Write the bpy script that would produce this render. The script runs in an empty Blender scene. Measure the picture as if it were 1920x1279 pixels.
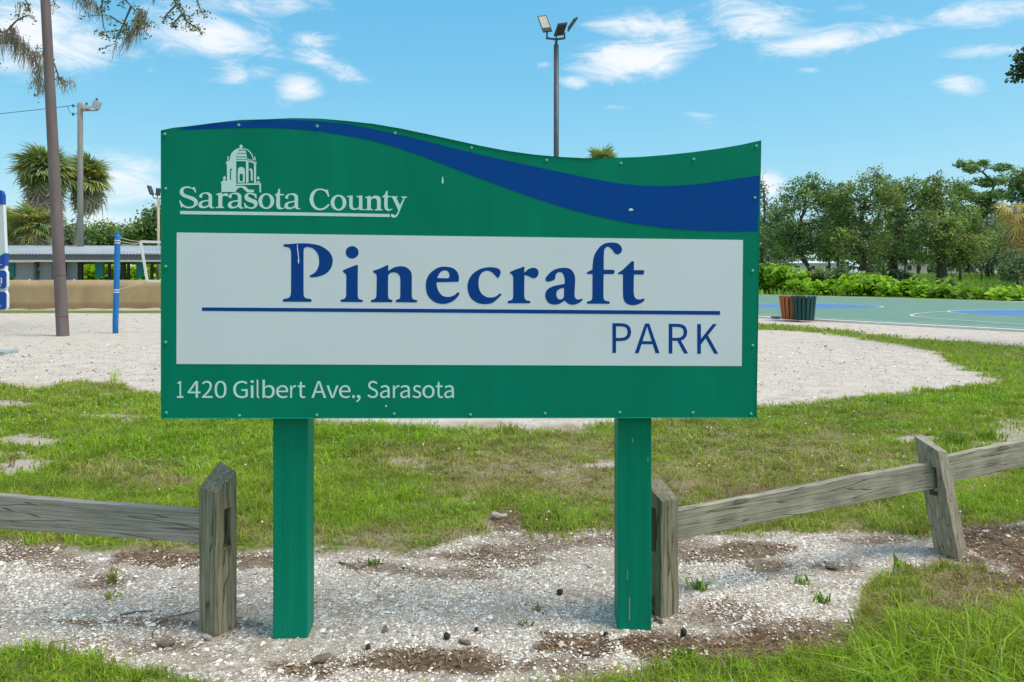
import bpy, bmesh, math, random
import numpy as np
from mathutils import Vector, Matrix, Quaternion
from mathutils.geometry import tessellate_polygon

scene = bpy.context.scene
COL = scene.collection
RND = random.Random(7)
RNG = np.random.default_rng(11)

# ------------------------------------------------------------------ camera
F = 1400.0            # focal length in photo pixels (1920 wide)
CX, HY, CH = 960.0, 520.0, 1.445   # principal column, horizon row, eye height
cam_d = bpy.data.cameras.new("camera")
cam_d.sensor_width = 36.0
cam_d.lens = F / 1920.0 * 36.0
cam_d.shift_y = -(639.5 - HY) / 1920.0
cam_d.clip_start = 0.05
cam_d.clip_end = 3000.0
cam = bpy.data.objects.new("camera", cam_d)
cam.location = (0, 0, CH)
cam.rotation_euler = (math.radians(90), 0, 0)
COL.objects.link(cam)
scene.camera = cam

# ------------------------------------------------------------------ light
SUN_EL = math.radians(63)
_h = Vector((0.962, -0.275)).normalized()
SUN_DIR = Vector((_h.x * math.cos(SUN_EL), _h.y * math.cos(SUN_EL), math.sin(SUN_EL)))
sun_d = bpy.data.lights.new("sun", 'SUN')
sun_d.energy = SUN_ENERGY = 2.0
sun_d.angle = math.radians(22)
sun_d.color = (1.0, 0.94, 0.86)
sun = bpy.data.objects.new("sun", sun_d)
sun.rotation_euler = SUN_DIR.to_track_quat('Z', 'Y').to_euler()
sun.location = (20, 10, 40)
COL.objects.link(sun)

scene.view_settings.view_transform = 'Standard'
scene.view_settings.look = 'None'
scene.view_settings.gamma = 1.0
scene.view_settings.use_curve_mapping = False
scene.view_settings.exposure = 0.64
scene.cycles.max_bounces = 6
scene.cycles.transparent_max_bounces = 8
scene.cycles.use_adaptive_sampling = True

# ------------------------------------------------------------------ world: sky + clouds
world = bpy.data.worlds.new("World")
scene.world = world
world.use_nodes = True
wt = world.node_tree
for n in list(wt.nodes):
    wt.nodes.remove(n)


def wn(kind, **kw):
    n = wt.nodes.new(kind)
    for k, v in kw.items():
        setattr(n, k, v)
    return n


def wl(a, b):
    wt.links.new(a, b)


def wmath(op, a, b=None, c=None, clamp=False):
    n = wn('ShaderNodeMath', operation=op)
    n.use_clamp = clamp
    for i, v in enumerate((a, b, c)):
        if v is None:
            continue
        if isinstance(v, (int, float)):
            n.inputs[i].default_value = v
        else:
            wl(v, n.inputs[i])
    return n.outputs[0]


sky = wn('ShaderNodeTexSky', sky_type='NISHITA')
sky.sun_disc = False
sky.sun_elevation = SUN_EL
sky.sun_rotation = math.atan2(SUN_DIR.x, SUN_DIR.y)
sky.air_density = 1.0
sky.dust_density = 0.6
sky.ozone_density = 1.6
sky.altitude = 0
tc = wn('ShaderNodeTexCoord')
sep = wn('ShaderNodeSeparateXYZ')
wl(tc.outputs['Generated'], sep.inputs[0])
ysafe = wmath('MAXIMUM', sep.outputs[1], 0.08)
uu = wmath('DIVIDE', sep.outputs[0], ysafe)
vv = wmath('DIVIDE', sep.outputs[2], ysafe)
uv = wn('ShaderNodeCombineXYZ')
wl(uu, uv.inputs[0])
wl(vv, uv.inputs[1])
# clouds that stand in this stretch of sky: bearing, height, half sizes, tilt (deg), strength
CLOUDS = [
    (1190, 110, 125, 46, 6, 1.35), (1240, 128, 70, 22, 12, 1.1), (1195, 46, 110, 36, 0, 1.0), (1270, 78, 90, 40, 10, .8), (1425, 38, 120, 56, -4, .95),
    (1545, 78, 190, 34, 10, 1.0), (1680, 52, 130, 22, 12, .62), (1850, 22, 120, 30, 8, 1.0), (1800, 156, 58, 24, -10, .9),
    (1845, 96, 95, 16, 4, .72), (1520, 131, 40, 10, 0, .8), (1078, 154, 40, 15, 0, .85), (1316, 222, 42, 16, -10, .45),
    (1018, 120, 26, 9, 0, .5), (1600, 20, 70, 14, 0, .45), (1150, 200, 50, 8, 0, .35),
    (150, 85, 115, 62, 0, .95), (60, 60, 130, 90, 0, 1.1), (245, 102, 40, 26, 0, .62), (280, 128, 35, 20, 0, .42),
    (400, 70, 150, 48, -6, .95), (470, 92, 75, 16, 8, .8), (450, 132, 75, 34, 0, .82), (558, 166, 50, 33, 0, 1.0),
    (590, 74, 70, 18, 0, .62), (620, 124, 90, 24, -22, .8), (670, 144, 50, 15, -6, .7), (420, 8, 230, 26, 0, .7),
    (230, 330, 150, 70, 0, .78), (230, 408, 120, 36, 0, .75), (60, 430, 140, 60, 0, .5), (1438, 352, 40, 36, 0, 1.1), (1600, 470, 500, 45, 0, .30),
    (1030, 420, 600, 60, 0, .25), (2150, 120, 200, 60, 10, 1.0), (-250, 150, 250, 90, 5, 1.0), (2300, 330, 160, 60, 0, .9),
]
total = None
for (px, py, rx, ry, tilt, wgt) in CLOUDS:
    mp = wn('ShaderNodeMapping', vector_type='TEXTURE')
    mp.inputs['Location'].default_value = ((px - CX) / F, (HY - py) / F, 0)
    mp.inputs['Rotation'].default_value = (0, 0, math.radians(tilt))
    mp.inputs['Scale'].default_value = (rx / F, ry / F, 1)
    wl(uv.outputs[0], mp.inputs['Vector'])
    ln = wn('ShaderNodeVectorMath', operation='LENGTH')
    wl(mp.outputs[0], ln.inputs[0])
    mr = wn('ShaderNodeMapRange', interpolation_type='SMOOTHSTEP')
    mr.inputs['From Min'].default_value = 1.5
    mr.inputs['From Max'].default_value = 0.0
    mr.inputs['To Min'].default_value = 0.0
    mr.inputs['To Max'].default_value = wgt
    wl(ln.outputs['Value'], mr.inputs['Value'])
    total = mr.outputs[0] if total is None else wmath('MAXIMUM', total, mr.outputs[0])
# unseen sky beyond: loose cloud on a flat layer, thickened as white fill light
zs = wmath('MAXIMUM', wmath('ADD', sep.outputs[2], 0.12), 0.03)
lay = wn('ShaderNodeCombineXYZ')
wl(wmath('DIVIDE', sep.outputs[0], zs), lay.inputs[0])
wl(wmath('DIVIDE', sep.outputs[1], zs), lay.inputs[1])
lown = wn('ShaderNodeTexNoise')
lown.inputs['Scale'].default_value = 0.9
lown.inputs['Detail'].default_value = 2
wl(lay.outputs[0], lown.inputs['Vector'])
fill_cloud = wn('ShaderNodeMapRange', interpolation_type='SMOOTHSTEP')
fill_cloud.inputs['From Min'].default_value = 0.34
fill_cloud.inputs['From Max'].default_value = 0.60
fill_cloud.inputs['To Max'].default_value = 1.0
wl(lown.outputs[0], fill_cloud.inputs['Value'])
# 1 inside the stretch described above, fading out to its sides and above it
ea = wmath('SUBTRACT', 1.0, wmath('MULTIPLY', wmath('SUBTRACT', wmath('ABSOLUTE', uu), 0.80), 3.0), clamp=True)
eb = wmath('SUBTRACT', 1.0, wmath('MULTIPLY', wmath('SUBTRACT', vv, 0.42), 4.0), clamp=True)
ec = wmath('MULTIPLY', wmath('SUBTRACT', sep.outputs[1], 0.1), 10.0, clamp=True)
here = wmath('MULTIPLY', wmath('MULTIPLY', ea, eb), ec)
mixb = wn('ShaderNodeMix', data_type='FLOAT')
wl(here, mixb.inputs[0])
wl(fill_cloud.outputs[0], mixb.inputs[2])
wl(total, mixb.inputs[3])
# ragged edges
st = wn('ShaderNodeVectorMath', operation='MULTIPLY')
st.inputs[1].default_value = (1.0, 1.0, 3.0)
wl(tc.outputs['Generated'], st.inputs[0])
nz = wn('ShaderNodeTexNoise')
nz.inputs['Scale'].default_value = 11.0
nz.inputs['Detail'].default_value = 9
nz.inputs['Roughness'].default_value = 0.70
nz.inputs['Distortion'].default_value = 0.9
wl(st.outputs[0], nz.inputs['Vector'])
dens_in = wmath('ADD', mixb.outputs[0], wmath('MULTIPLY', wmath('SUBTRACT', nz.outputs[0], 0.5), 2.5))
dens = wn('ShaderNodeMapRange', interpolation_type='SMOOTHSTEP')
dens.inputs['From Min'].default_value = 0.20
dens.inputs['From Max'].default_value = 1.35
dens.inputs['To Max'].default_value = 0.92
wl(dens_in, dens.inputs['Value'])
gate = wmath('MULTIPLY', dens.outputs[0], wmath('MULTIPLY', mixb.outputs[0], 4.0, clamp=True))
# the photograph's own rendering of that sky: clear cyan-blue, evenly bright from the horizon up
ssp = wn('ShaderNodeSeparateColor')
wl(sky.outputs[0], ssp.inputs[0])
scm = wn('ShaderNodeCombineColor')
for i_, (gam, gain) in enumerate(((1.15, .545), (.55, 1.77), (.30, 3.06))):
    wl(wmath('MULTIPLY', wmath('POWER', ssp.outputs[i_], gam), gain), scm.inputs[i_])
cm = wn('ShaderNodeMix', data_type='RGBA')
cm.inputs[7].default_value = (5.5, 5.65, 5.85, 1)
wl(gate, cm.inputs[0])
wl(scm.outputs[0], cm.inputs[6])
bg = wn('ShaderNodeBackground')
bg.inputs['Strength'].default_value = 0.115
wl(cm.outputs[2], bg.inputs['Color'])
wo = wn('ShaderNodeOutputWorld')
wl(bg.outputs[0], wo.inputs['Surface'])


# ------------------------------------------------------------------ helpers: places
def ray(px, py):
    return Vector(((px - CX) / F, 1.0, (HY - py) / F))


def at(px, py, Y):
    """point seen at photo pixel (px, py) that stands Y metres away"""
    return Vector((0, 0, CH)) + ray(px, py) * Y


def gnd(px, py):
    """point of the level ground seen at a photo pixel"""
    Y = CH * F / (py - HY)
    return Vector(((px - CX) / F * Y, Y, 0.0))


# value noise
_P = RNG.permutation(512)
_P = np.concatenate([_P, _P])
_PV = RNG.random(512)


def vnoise(x, y):
    xi = np.floor(x).astype(np.int64)
    yi = np.floor(y).astype(np.int64)
    fx = x - xi
    fy = y - yi
    fx = fx * fx * (3 - 2 * fx)
    fy = fy * fy * (3 - 2 * fy)

    def h(a, b):
        return _PV[_P[(_P[a & 511] + b) & 511]]
    a = h(xi, yi)
    b = h(xi + 1, yi)
    c = h(xi, yi + 1)
    d = h(xi + 1, yi + 1)
    return (a * (1 - fx) + b * fx) * (1 - fy) + (c * (1 - fx) + d * fx) * fy


def fbm(x, y, oct=4, gain=0.5):
    s = 0
    a = 1.0
    t = 0
    for i in range(oct):
        s = s + a * vnoise(x * (2 ** i) + 17.3 * i, y * (2 ** i) + 9.1 * i)
        t += a
        a *= gain
    return s / t * 2 - 1


def sstep(a, b, x):
    t = np.clip((x - a) / (b - a), 0, 1)
    return t * t * (3 - 2 * t)


def ground_z(X, Y):
    X = np.asarray(X, float)
    Y = np.asarray(Y, float)
    near = 0.010 * fbm(X * 1.7, Y * 1.7, 4) * sstep(14, 8, Y)
    lawn = 0.03 * (fbm(X * .6 + 5, Y * .6, 3)) * sstep(4.4, 5.5, Y) * sstep(16, 9, Y)
    sandy = 0.022 * fbm(X * 1.9 + 40, Y * 1.9, 4) * sstep(8.5, 10, Y) * sstep(33, 27, Y)
    side = sstep(5, 22, X)
    court = sstep(15, 18, Y) * sstep(6, 8, X)
    bank = 1.75 * sstep(70, 135, Y) * side
    return near + lawn + sandy * (1 - court) + bank


def gz(x, y):
    return float(ground_z(np.array([x]), np.array([y]))[0])


# ------------------------------------------------------------------ helpers: objects
def tag(o, label=None, cat=None, group=None, kind=None):
    if label:
        o['label'] = label
    if cat:
        o['category'] = cat
    if group:
        o['group'] = group
    if kind:
        o['kind'] = kind
    return o


def thing(name, label, cat, loc=(0, 0, 0), rotz=0.0, group=None):
    o = bpy.data.objects.new(name, None)
    o.empty_display_size = 0.2
    o.location = loc
    o.rotation_euler = (0, 0, rotz)
    COL.objects.link(o)
    return tag(o, label, cat, group)


def link(name, me, mat=None, parent=None, loc=None):
    o = bpy.data.objects.new(name, me)
    if mat is not None and not me.materials:
        me.materials.append(mat)
    if parent is not None:
        o.parent = parent
    if loc is not None:
        o.location = loc
    COL.objects.link(o)
    return o


def smooth(me, on=True):
    me.polygons.foreach_set('use_smooth', [on] * len(me.polygons))


def mesh_np(name, V, Fc, col=None, sm=False):
    """mesh from numpy arrays; Fc is (n,k)"""
    V = np.asarray(V, np.float32)
    Fc = np.asarray(Fc, np.int32)
    me = bpy.data.meshes.new(name)
    me.vertices.add(len(V))
    me.vertices.foreach_set('co', V.ravel())
    n, k = Fc.shape
    me.loops.add(n * k)
    me.loops.foreach_set('vertex_index', Fc.ravel())
    me.polygons.add(n)
    me.polygons.foreach_set('loop_start', np.arange(0, n * k, k, dtype=np.int32))
    me.polygons.foreach_set('loop_total', np.full(n, k, np.int32))
    if sm:
        me.polygons.foreach_set('use_smooth', np.ones(n, bool))
    me.update(calc_edges=True)
    if col is not None:
        a = me.attributes.new('col', 'FLOAT_COLOR', 'POINT')
        c = np.ones((len(V), 4), np.float32)
        c[:, :col.shape[1]] = col
        a.data.foreach_set('color', c.ravel())
    return me


class MB:
    """collects simple solids into one mesh"""

    def __init__(self):
        self.v = []
        self.f = []

    def add(self, vs, fs):
        b = len(self.v)
        self.v += [tuple(p) for p in vs]
        self.f += [tuple(b + i for i in q) for q in fs]
        return self

    def box(self, c, s, rot=None):
        x, y, z = s[0] / 2, s[1] / 2, s[2] / 2
        vs = [Vector(p) for p in ((-x, -y, -z), (x, -y, -z), (x, y, -z), (-x, y, -z), (-x, -y, z), (x, -y, z), (x, y, z), (-x, y, z))]
        if rot is not None:
            vs = [rot @ p for p in vs]
        c = Vector(c)
        return self.add([p + c for p in vs], [(0, 3, 2, 1), (4, 5, 6, 7), (0, 1, 5, 4), (1, 2, 6, 5), (2, 3, 7, 6), (3, 0, 4, 7)])

    def bar(self, a, b, w, h=None):
        """box beam from a to b"""
        a = Vector(a)
        b = Vector(b)
        d = b - a
        q = d.to_track_quat('X', 'Z').to_matrix()
        return self.box((a + b) / 2, (d.length, w, h if h else w), q)

    def tube(self, pts, radii, sides=8, cap=True):
        pts = [Vector(p) for p in pts]
        if not isinstance(radii, (list, tuple)):
            radii = [radii] * len(pts)
        vs = []
        fs = []
        up = None
        for i, p in enumerate(pts):
            d = (pts[min(i + 1, len(pts) - 1)] - pts[max(i - 1, 0)])
            if d.length < 1e-9:
                d = Vector((0, 0, 1))
            d.normalize()
            if up is None:
                up = d.orthogonal().normalized()
            else:
                up = (up - d * up.dot(d))
                up = up.normalized() if up.length > 1e-6 else d.orthogonal().normalized()
            sd = d.cross(up)
            for k in range(sides):
                a = 2 * math.pi * k / sides
                vs.append(p + (up * math.cos(a) + sd * math.sin(a)) * radii[i])
        for i in range(len(pts) - 1):
            for k in range(sides):
                k2 = (k + 1) % sides
                fs.append((i * sides + k, i * sides + k2, (i + 1) * sides + k2, (i + 1) * sides + k))
        if cap:
            fs.append(tuple(reversed(range(sides))))
            fs.append(tuple((len(pts) - 1) * sides + k for k in range(sides)))
        return self.add(vs, fs)

    def lathe(self, c, prof, sides=12):
        vs = []
        fs = []
        for (r, z) in prof:
            for k in range(sides):
                a = 2 * math.pi * k / sides
                vs.append((c[0] + r * math.cos(a), c[1] + r * math.sin(a), c[2] + z))
        for i in range(len(prof) - 1):
            for k in range(sides):
                k2 = (k + 1) % sides
                fs.append((i * sides + k, i * sides + k2, (i + 1) * sides + k2, (i + 1) * sides + k))
        fs.append(tuple(reversed(range(sides))))
        fs.append(tuple((len(prof) - 1) * sides + k for k in range(sides)))
        return self.add(vs, fs)

    def mesh(self, name, sm=False, bevel=0.0):
        me = bpy.data.meshes.new(name)
        me.from_pydata(self.v, [], self.f)
        if bevel > 0:
            bm = bmesh.new()
            bm.from_mesh(me)
            bmesh.ops.bevel(bm, geom=[e for e in bm.edges if len(e.link_faces) == 2 and e.calc_face_angle(0) > 0.6], offset=bevel, segments=2, profile=0.6, affect='EDGES')
            bm.to_mesh(me)
            bm.free()
        me.update()
        if sm:
            smooth(me)
        return me

    def build(self, name, mat, parent=None, sm=False, bevel=0.0, loc=None):
        return link(name, self.mesh(name, sm, bevel), mat, parent, loc)


# ------------------------------------------------------------------ helpers: materials
def new_mat(name):
    m = bpy.data.materials.new(name)
    m.use_nodes = True
    nt = m.node_tree
    b = nt.nodes.get('Principled BSDF')
    return m, nt, b


def nnode(nt, kind, **kw):
    n = nt.nodes.new(kind)
    for k, v in kw.items():
        setattr(n, k, v)
    return n


def ramp(nt, src, stops):
    r = nnode(nt, 'ShaderNodeValToRGB')
    els = r.color_ramp.elements
    while len(els) < len(stops):
        els.new(0.5)
    for e, (p, c) in zip(els, stops):
        e.position = p
        e.color = (*c, 1)
    nt.links.new(src, r.inputs[0])
    return r.outputs[0]


def tex_mat(name, stops, scale=8.0, stretch=(1, 1, 1), rough=0.7, bump=0.0, detail=6, spec=0.3, metal=0.0, dist=0.0, speck=None):
    """noise-ramped surface; speck = (colour, scale, threshold) adds small spots"""
    m, nt, b = new_mat(name)
    tcn = nnode(nt, 'ShaderNodeTexCoord')
    mp = nnode(nt, 'ShaderNodeMapping')
    mp.inputs['Scale'].default_value = stretch
    nt.links.new(tcn.outputs['Object'], mp.inputs[0])
    nzn = nnode(nt, 'ShaderNodeTexNoise')
    nzn.inputs['Scale'].default_value = scale
    nzn.inputs['Detail'].default_value = detail
    nzn.inputs['Roughness'].default_value = 0.6
    nzn.inputs['Distortion'].default_value = dist
    nt.links.new(mp.outputs[0], nzn.inputs['Vector'])
    c = ramp(nt, nzn.outputs[0], stops)
    if speck:
        sn = nnode(nt, 'ShaderNodeTexNoise')
        sn.inputs['Scale'].default_value = speck[1]
        sn.inputs['Detail'].default_value = 4
        nt.links.new(tcn.outputs['Object'], sn.inputs['Vector'])
        r2 = nnode(nt, 'ShaderNodeMapRange')
        r2.inputs['From Min'].default_value = speck[2]
        r2.inputs['From Max'].default_value = speck[2] + 0.06
        nt.links.new(sn.outputs[0], r2.inputs['Value'])
        mx = nnode(nt, 'ShaderNodeMix', data_type='RGBA')
        mx.inputs[7].default_value = (*speck[0], 1)
        nt.links.new(r2.outputs[0], mx.inputs[0])
        nt.links.new(c, mx.inputs[6])
        c = mx.outputs[2]
    nt.links.new(c, b.inputs['Base Color'])
    b.inputs['Roughness'].default_value = rough
    b.inputs['Specular IOR Level'].default_value = spec
    b.inputs['Metallic'].default_value = metal
    if bump:
        bp = nnode(nt, 'ShaderNodeBump')
        bp.inputs['Strength'].default_value = bump
        bp.inputs['Distance'].default_value = 0.01
        nt.links.new(nzn.outputs[0], bp.inputs['Height'])
        nt.links.new(bp.outputs[0], b.inputs['Normal'])
    return m


def flat_mat(name, c, rough=0.6, spec=0.3, metal=0.0, var=0.12, scale=6.0):
    lo = tuple(x * (1 - var) for x in c)
    hi = tuple(min(1, x * (1 + var)) for x in c)
    return tex_mat(name, [(0.3, lo), (0.7, hi)], scale=scale, rough=rough, spec=spec, metal=metal)


def leaf_mat(name, trans=0.35, rough=0.55, gain=1.0, spec=0.25):
    """colour per leaf from the 'col' attribute, with light passing through"""
    m, nt, b = new_mat(name)
    a = nnode(nt, 'ShaderNodeAttribute', attribute_name='col')
    b.inputs['Roughness'].default_value = rough
    b.inputs['Specular IOR Level'].default_value = spec
    nt.links.new(a.outputs['Color'], b.inputs['Base Color'])
    if trans > 0:
        t = nnode(nt, 'ShaderNodeBsdfTranslucent')
        g = nnode(nt, 'ShaderNodeMix', data_type='RGBA', blend_type='MULTIPLY')
        g.inputs[0].default_value = 1.0
        g.inputs[7].default_value = (1.25, 1.3, 0.7, 1)
        nt.links.new(a.outputs['Color'], g.inputs[6])
        nt.links.new(g.outputs[2], t.inputs['Color'])
        mx = nnode(nt, 'ShaderNodeMixShader')
        mx.inputs[0].default_value = trans
        out = nt.nodes.get('Material Output')
        nt.links.new(b.outputs[0], mx.inputs[1])
        nt.links.new(t.outputs[0], mx.inputs[2])
        nt.links.new(mx.outputs[0], out.inputs['Surface'])
    return m


def wood_mat(name, dark, mid, light, axis='Z', tint=None):
    """weathered timber, grain along one local axis, with cracks and grey or green bloom"""
    m, nt, b = new_mat(name)
    tcn = nnode(nt, 'ShaderNodeTexCoord')
    mp = nnode(nt, 'ShaderNodeMapping')
    s = {'X': (1.2, 22, 22), 'Z': (22, 22, 1.2)}[axis]
    mp.inputs['Scale'].default_value = s
    nt.links.new(tcn.outputs['Object'], mp.inputs[0])
    g = nnode(nt, 'ShaderNodeTexNoise')
    g.inputs['Scale'].default_value = 3.0
    g.inputs['Detail'].default_value = 8
    g.inputs['Roughness'].default_value = 0.68
    g.inputs['Distortion'].default_value = 0.9
    nt.links.new(mp.outputs[0], g.inputs['Vector'])
    c = ramp(nt, g.outputs[0], [(0.25, dark), (0.48, mid), (0.72, light)])
    big = nnode(nt, 'ShaderNodeTexNoise')
    big.inputs['Scale'].default_value = 7.0
    big.inputs['Detail'].default_value = 5
    nt.links.new(tcn.outputs['Object'], big.inputs['Vector'])
    mr = nnode(nt, 'ShaderNodeMapRange')
    mr.inputs['From Min'].default_value = 0.45
    mr.inputs['From Max'].default_value = 0.68
    mr.inputs['To Max'].default_value = 0.65
    nt.links.new(big.outputs[0], mr.inputs['Value'])
    mx = nnode(nt, 'ShaderNodeMix', data_type='RGBA')
    mx.inputs[7].default_value = (*(tint or light), 1)
    nt.links.new(mr.outputs[0], mx.inputs[0])
    nt.links.new(c, mx.inputs[6])
    # thin dark checks along the grain
    mp2 = nnode(nt, 'ShaderNodeMapping')
    mp2.inputs['Scale'].default_value = {'X': (0.9, 30, 30), 'Z': (30, 30, 0.9)}[axis]
    nt.links.new(tcn.outputs['Object'], mp2.inputs[0])
    ck = nnode(nt, 'ShaderNodeTexVoronoi', feature='DISTANCE_TO_EDGE')
    ck.inputs['Scale'].default_value = 1.6
    nt.links.new(mp2.outputs[0], ck.inputs['Vector'])
    cr = nnode(nt, 'ShaderNodeMapRange')
    cr.inputs['From Min'].default_value = 0.0
    cr.inputs['From Max'].default_value = 0.035
    cr.inputs['To Min'].default_value = 0.22
    cr.inputs['To Max'].default_value = 1.0
    nt.links.new(ck.outputs['Distance'], cr.inputs['Value'])
    mu = nnode(nt, 'ShaderNodeMix', data_type='RGBA', blend_type='MULTIPLY')
    mu.inputs[0].default_value = 0.9
    nt.links.new(mx.outputs[2], mu.inputs[6])
    nt.links.new(cr.outputs[0], mu.inputs[7])
    # knots: small dark rings strung along the grain
    mp3 = nnode(nt, 'ShaderNodeMapping')
    mp3.inputs['Scale'].default_value = {'X': (2.6, 9, 9), 'Z': (9, 9, 2.6)}[axis]
    nt.links.new(tcn.outputs['Object'], mp3.inputs[0])
    kn = nnode(nt, 'ShaderNodeTexVoronoi')
    kn.inputs['Scale'].default_value = 1.0
    nt.links.new(mp3.outputs[0], kn.inputs['Vector'])
    kc = ramp(nt, kn.outputs['Distance'], [(.0, (.25, .22, .20)), (.07, (.62, .58, .54)), (.10, (.38, .35, .32)), (.16, (1, 1, 1))])
    m3 = nnode(nt, 'ShaderNodeMix', data_type='RGBA', blend_type='MULTIPLY')
    m3.inputs[0].default_value = .75
    nt.links.new(mu.outputs[2], m3.inputs[6])
    nt.links.new(kc, m3.inputs[7])
    nt.links.new(m3.outputs[2], b.inputs['Base Color'])
    b.inputs['Roughness'].default_value = 0.85
    b.inputs['Specular IOR Level'].default_value = 0.15
    hh = nnode(nt, 'ShaderNodeMath', operation='MULTIPLY')
    nt.links.new(g.outputs[0], hh.inputs[0])
    nt.links.new(cr.outputs[0], hh.inputs[1])
    bp = nnode(nt, 'ShaderNodeBump')
    bp.inputs['Strength'].default_value = 0.6
    bp.inputs['Distance'].default_value = 0.008
    nt.links.new(hh.outputs[0], bp.inputs['Height'])
    nt.links.new(bp.outputs[0], b.inputs['Normal'])
    return m


def painted(name, c, var=0.06, rough=0.45, chip=None):
    lo = tuple(x * (1 - var) for x in c)
    hi = tuple(min(1, x * (1 + var)) for x in c)
    return tex_mat(name, [(0.35, lo), (0.65, hi)], scale=2.2, rough=rough, spec=0.35, speck=chip)


# ------------------------------------------------------------------ what covers the ground where
def curve(pts):
    xs = np.array([p[0] for p in pts], float)
    ys = np.array([CH * F / (p[1] - HY) for p in pts], float)     # as distances on the ground
    return lambda px: np.interp(px, xs, ys)


LAWN_FAR = curve([(-600, 724), (0, 722), (60, 728), (150, 713), (230, 722), (260, 732), (302, 737), (420, 765), (600, 793), (900, 806), (1000, 808), (1150, 797), (1225, 786), (1420, 765), (1500, 757), (1560, 750), (1700, 735), (1800, 728), (1870, 719), (1920, 714), (2600, 690)])
SHELL_FAR = curve([(-600, 1010), (0, 1018), (200, 1028), (370, 1048), (450, 1040), (600, 1036), (750, 1042), (800, 1028), (870, 1006), (940, 998), (1000, 1002), (1060, 1004), (1110, 992), (1150, 990), (1230, 1000), (1290, 1008), (1350, 1000), (1450, 985), (1600, 988), (1720, 1000), (1830, 985), (1920, 972), (2600, 940)])
SHELL_NEAR = curve([(-600, 1200), (0, 1216), (100, 1221), (200, 1236), (300, 1256), (380, 1282), (450, 1312), (850, 1312), (940, 1284), (1060, 1268), (1150, 1258), (1200, 1242), (1300, 1222), (1400, 1208), (1500, 1196), (1560, 1176), (1605, 1150), (1618, 1110), (1640, 1082), (1700, 1062), (1800, 1058), (1850, 1066), (1920, 1078), (2600, 1120)])
STRIP_FAR = curve([(900, 600), (1100, 602), (1420, 608), (1500, 612), (1600, 622), (1700, 634), (1800, 640), (1850, 646), (1920, 650), (2600, 690)])
STRIP_NEAR = curve([(900, 600), (1050, 602), (1200, 608), (1420, 618), (1500, 621), (1600, 633), (1700, 650), (1755, 660), (1768, 671), (1785, 684), (1820, 700), (1870, 711), (1920, 716), (2600, 760)])
# (column, row, half width, half height, strength) of patches
BROWN = [(770, 1238, 175, 20, 1), (560, 1252, 100, 18, .8), (1290, 1205, 235, 22, 1), (1500, 1182, 80, 18, .7), (1330, 1040, 60, 13, .7), (1425, 1024, 60, 13, .8), (1880, 1010, 100, 42, 1), (1860, 1096, 80, 20, .8), (1370, 935, 110, 18, .9), (1210, 1002, 70, 14, .9), (40, 1032, 100, 18, .7), (300, 1044, 90, 14, .9), (470, 1052, 60, 13, .7), (890, 1040, 80, 11, .8), (700, 1064, 70, 9, .5), (130, 1166, 50, 11, .6), (300, 1166, 90, 9, .6), (950, 972, 45, 16, .8), (1440, 1060, 50, 9, .6), (1560, 1062, 40, 8, .5), (60, 905, 60, 10, .8), (860, 1075, 90, 9, .45), (1650, 1010, 50, 10, .6), (1760, 1140, 90, 14, .7), (330, 905, 40, 8, .5), (1100, 1258, 60, 8, .5), (450, 1168, 30, 8, .4), (640, 1240, 60, 10, .6)]
BARE = [(35, 832, 70, 12, 1), (30, 868, 75, 26, 1), (1130, 872, 60, 10, 1), (1690, 827, 65, 9, 1), (1895, 830, 70, 36, .9), (940, 982, 42, 14, .9), (770, 866, 55, 8, .7), (200, 781, 55, 6, .8), (235, 790, 40, 5, .7), (0, 755, 60, 8, .9), (1560, 800, 60, 6, .4), (1180, 900, 40, 7, .4), (1850, 900, 60, 12, .5), (600, 1012, 50, 8, .3), (210, 742, 40, 4, .5)]
DRY = [(1430, 880, 330, 90, .75), (1000, 880, 180, 55, .85), (800, 862, 110, 30, .6), (520, 1012, 110, 25, .7), (700, 1012, 100, 22, .7), (850, 1004, 70, 18, .6), (230, 885, 110, 26, .7), (330, 905, 60, 14, .8), (1150, 930, 100, 30, .6), (1420, 1205, 140, 26, 1), (1600, 1150, 60, 40, .6), (1830, 1100, 120, 40, .7), (1000, 1275, 120, 20, .6), (300, 1030, 100, 14, .8), (1500, 760, 120, 8, .3), (120, 1000, 160, 18, .4)]
LUSH = [(750, 820, 200, 32, 1), (1550, 960, 130, 30, 1), (1700, 980, 90, 30, 1), (1060, 970, 100, 24, 1), (80, 905, 120, 26, .8), (250, 850, 200, 40, .6), (1820, 960, 100, 22, .9), (1500, 770, 150, 16, .7), (1750, 745, 200, 16, .7), (780, 940, 140, 40, .5)]


def patch(px, py, X, Y, lst, rag):
    m = np.zeros_like(px)
    for (cx, cy, rx, ry, s) in lst:
        d = np.sqrt(((px - cx) / rx) ** 2 + ((py - cy) / ry) ** 2)
        m = np.maximum(m, s * sstep(1.25, 0.55, d + rag))
    return m


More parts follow.
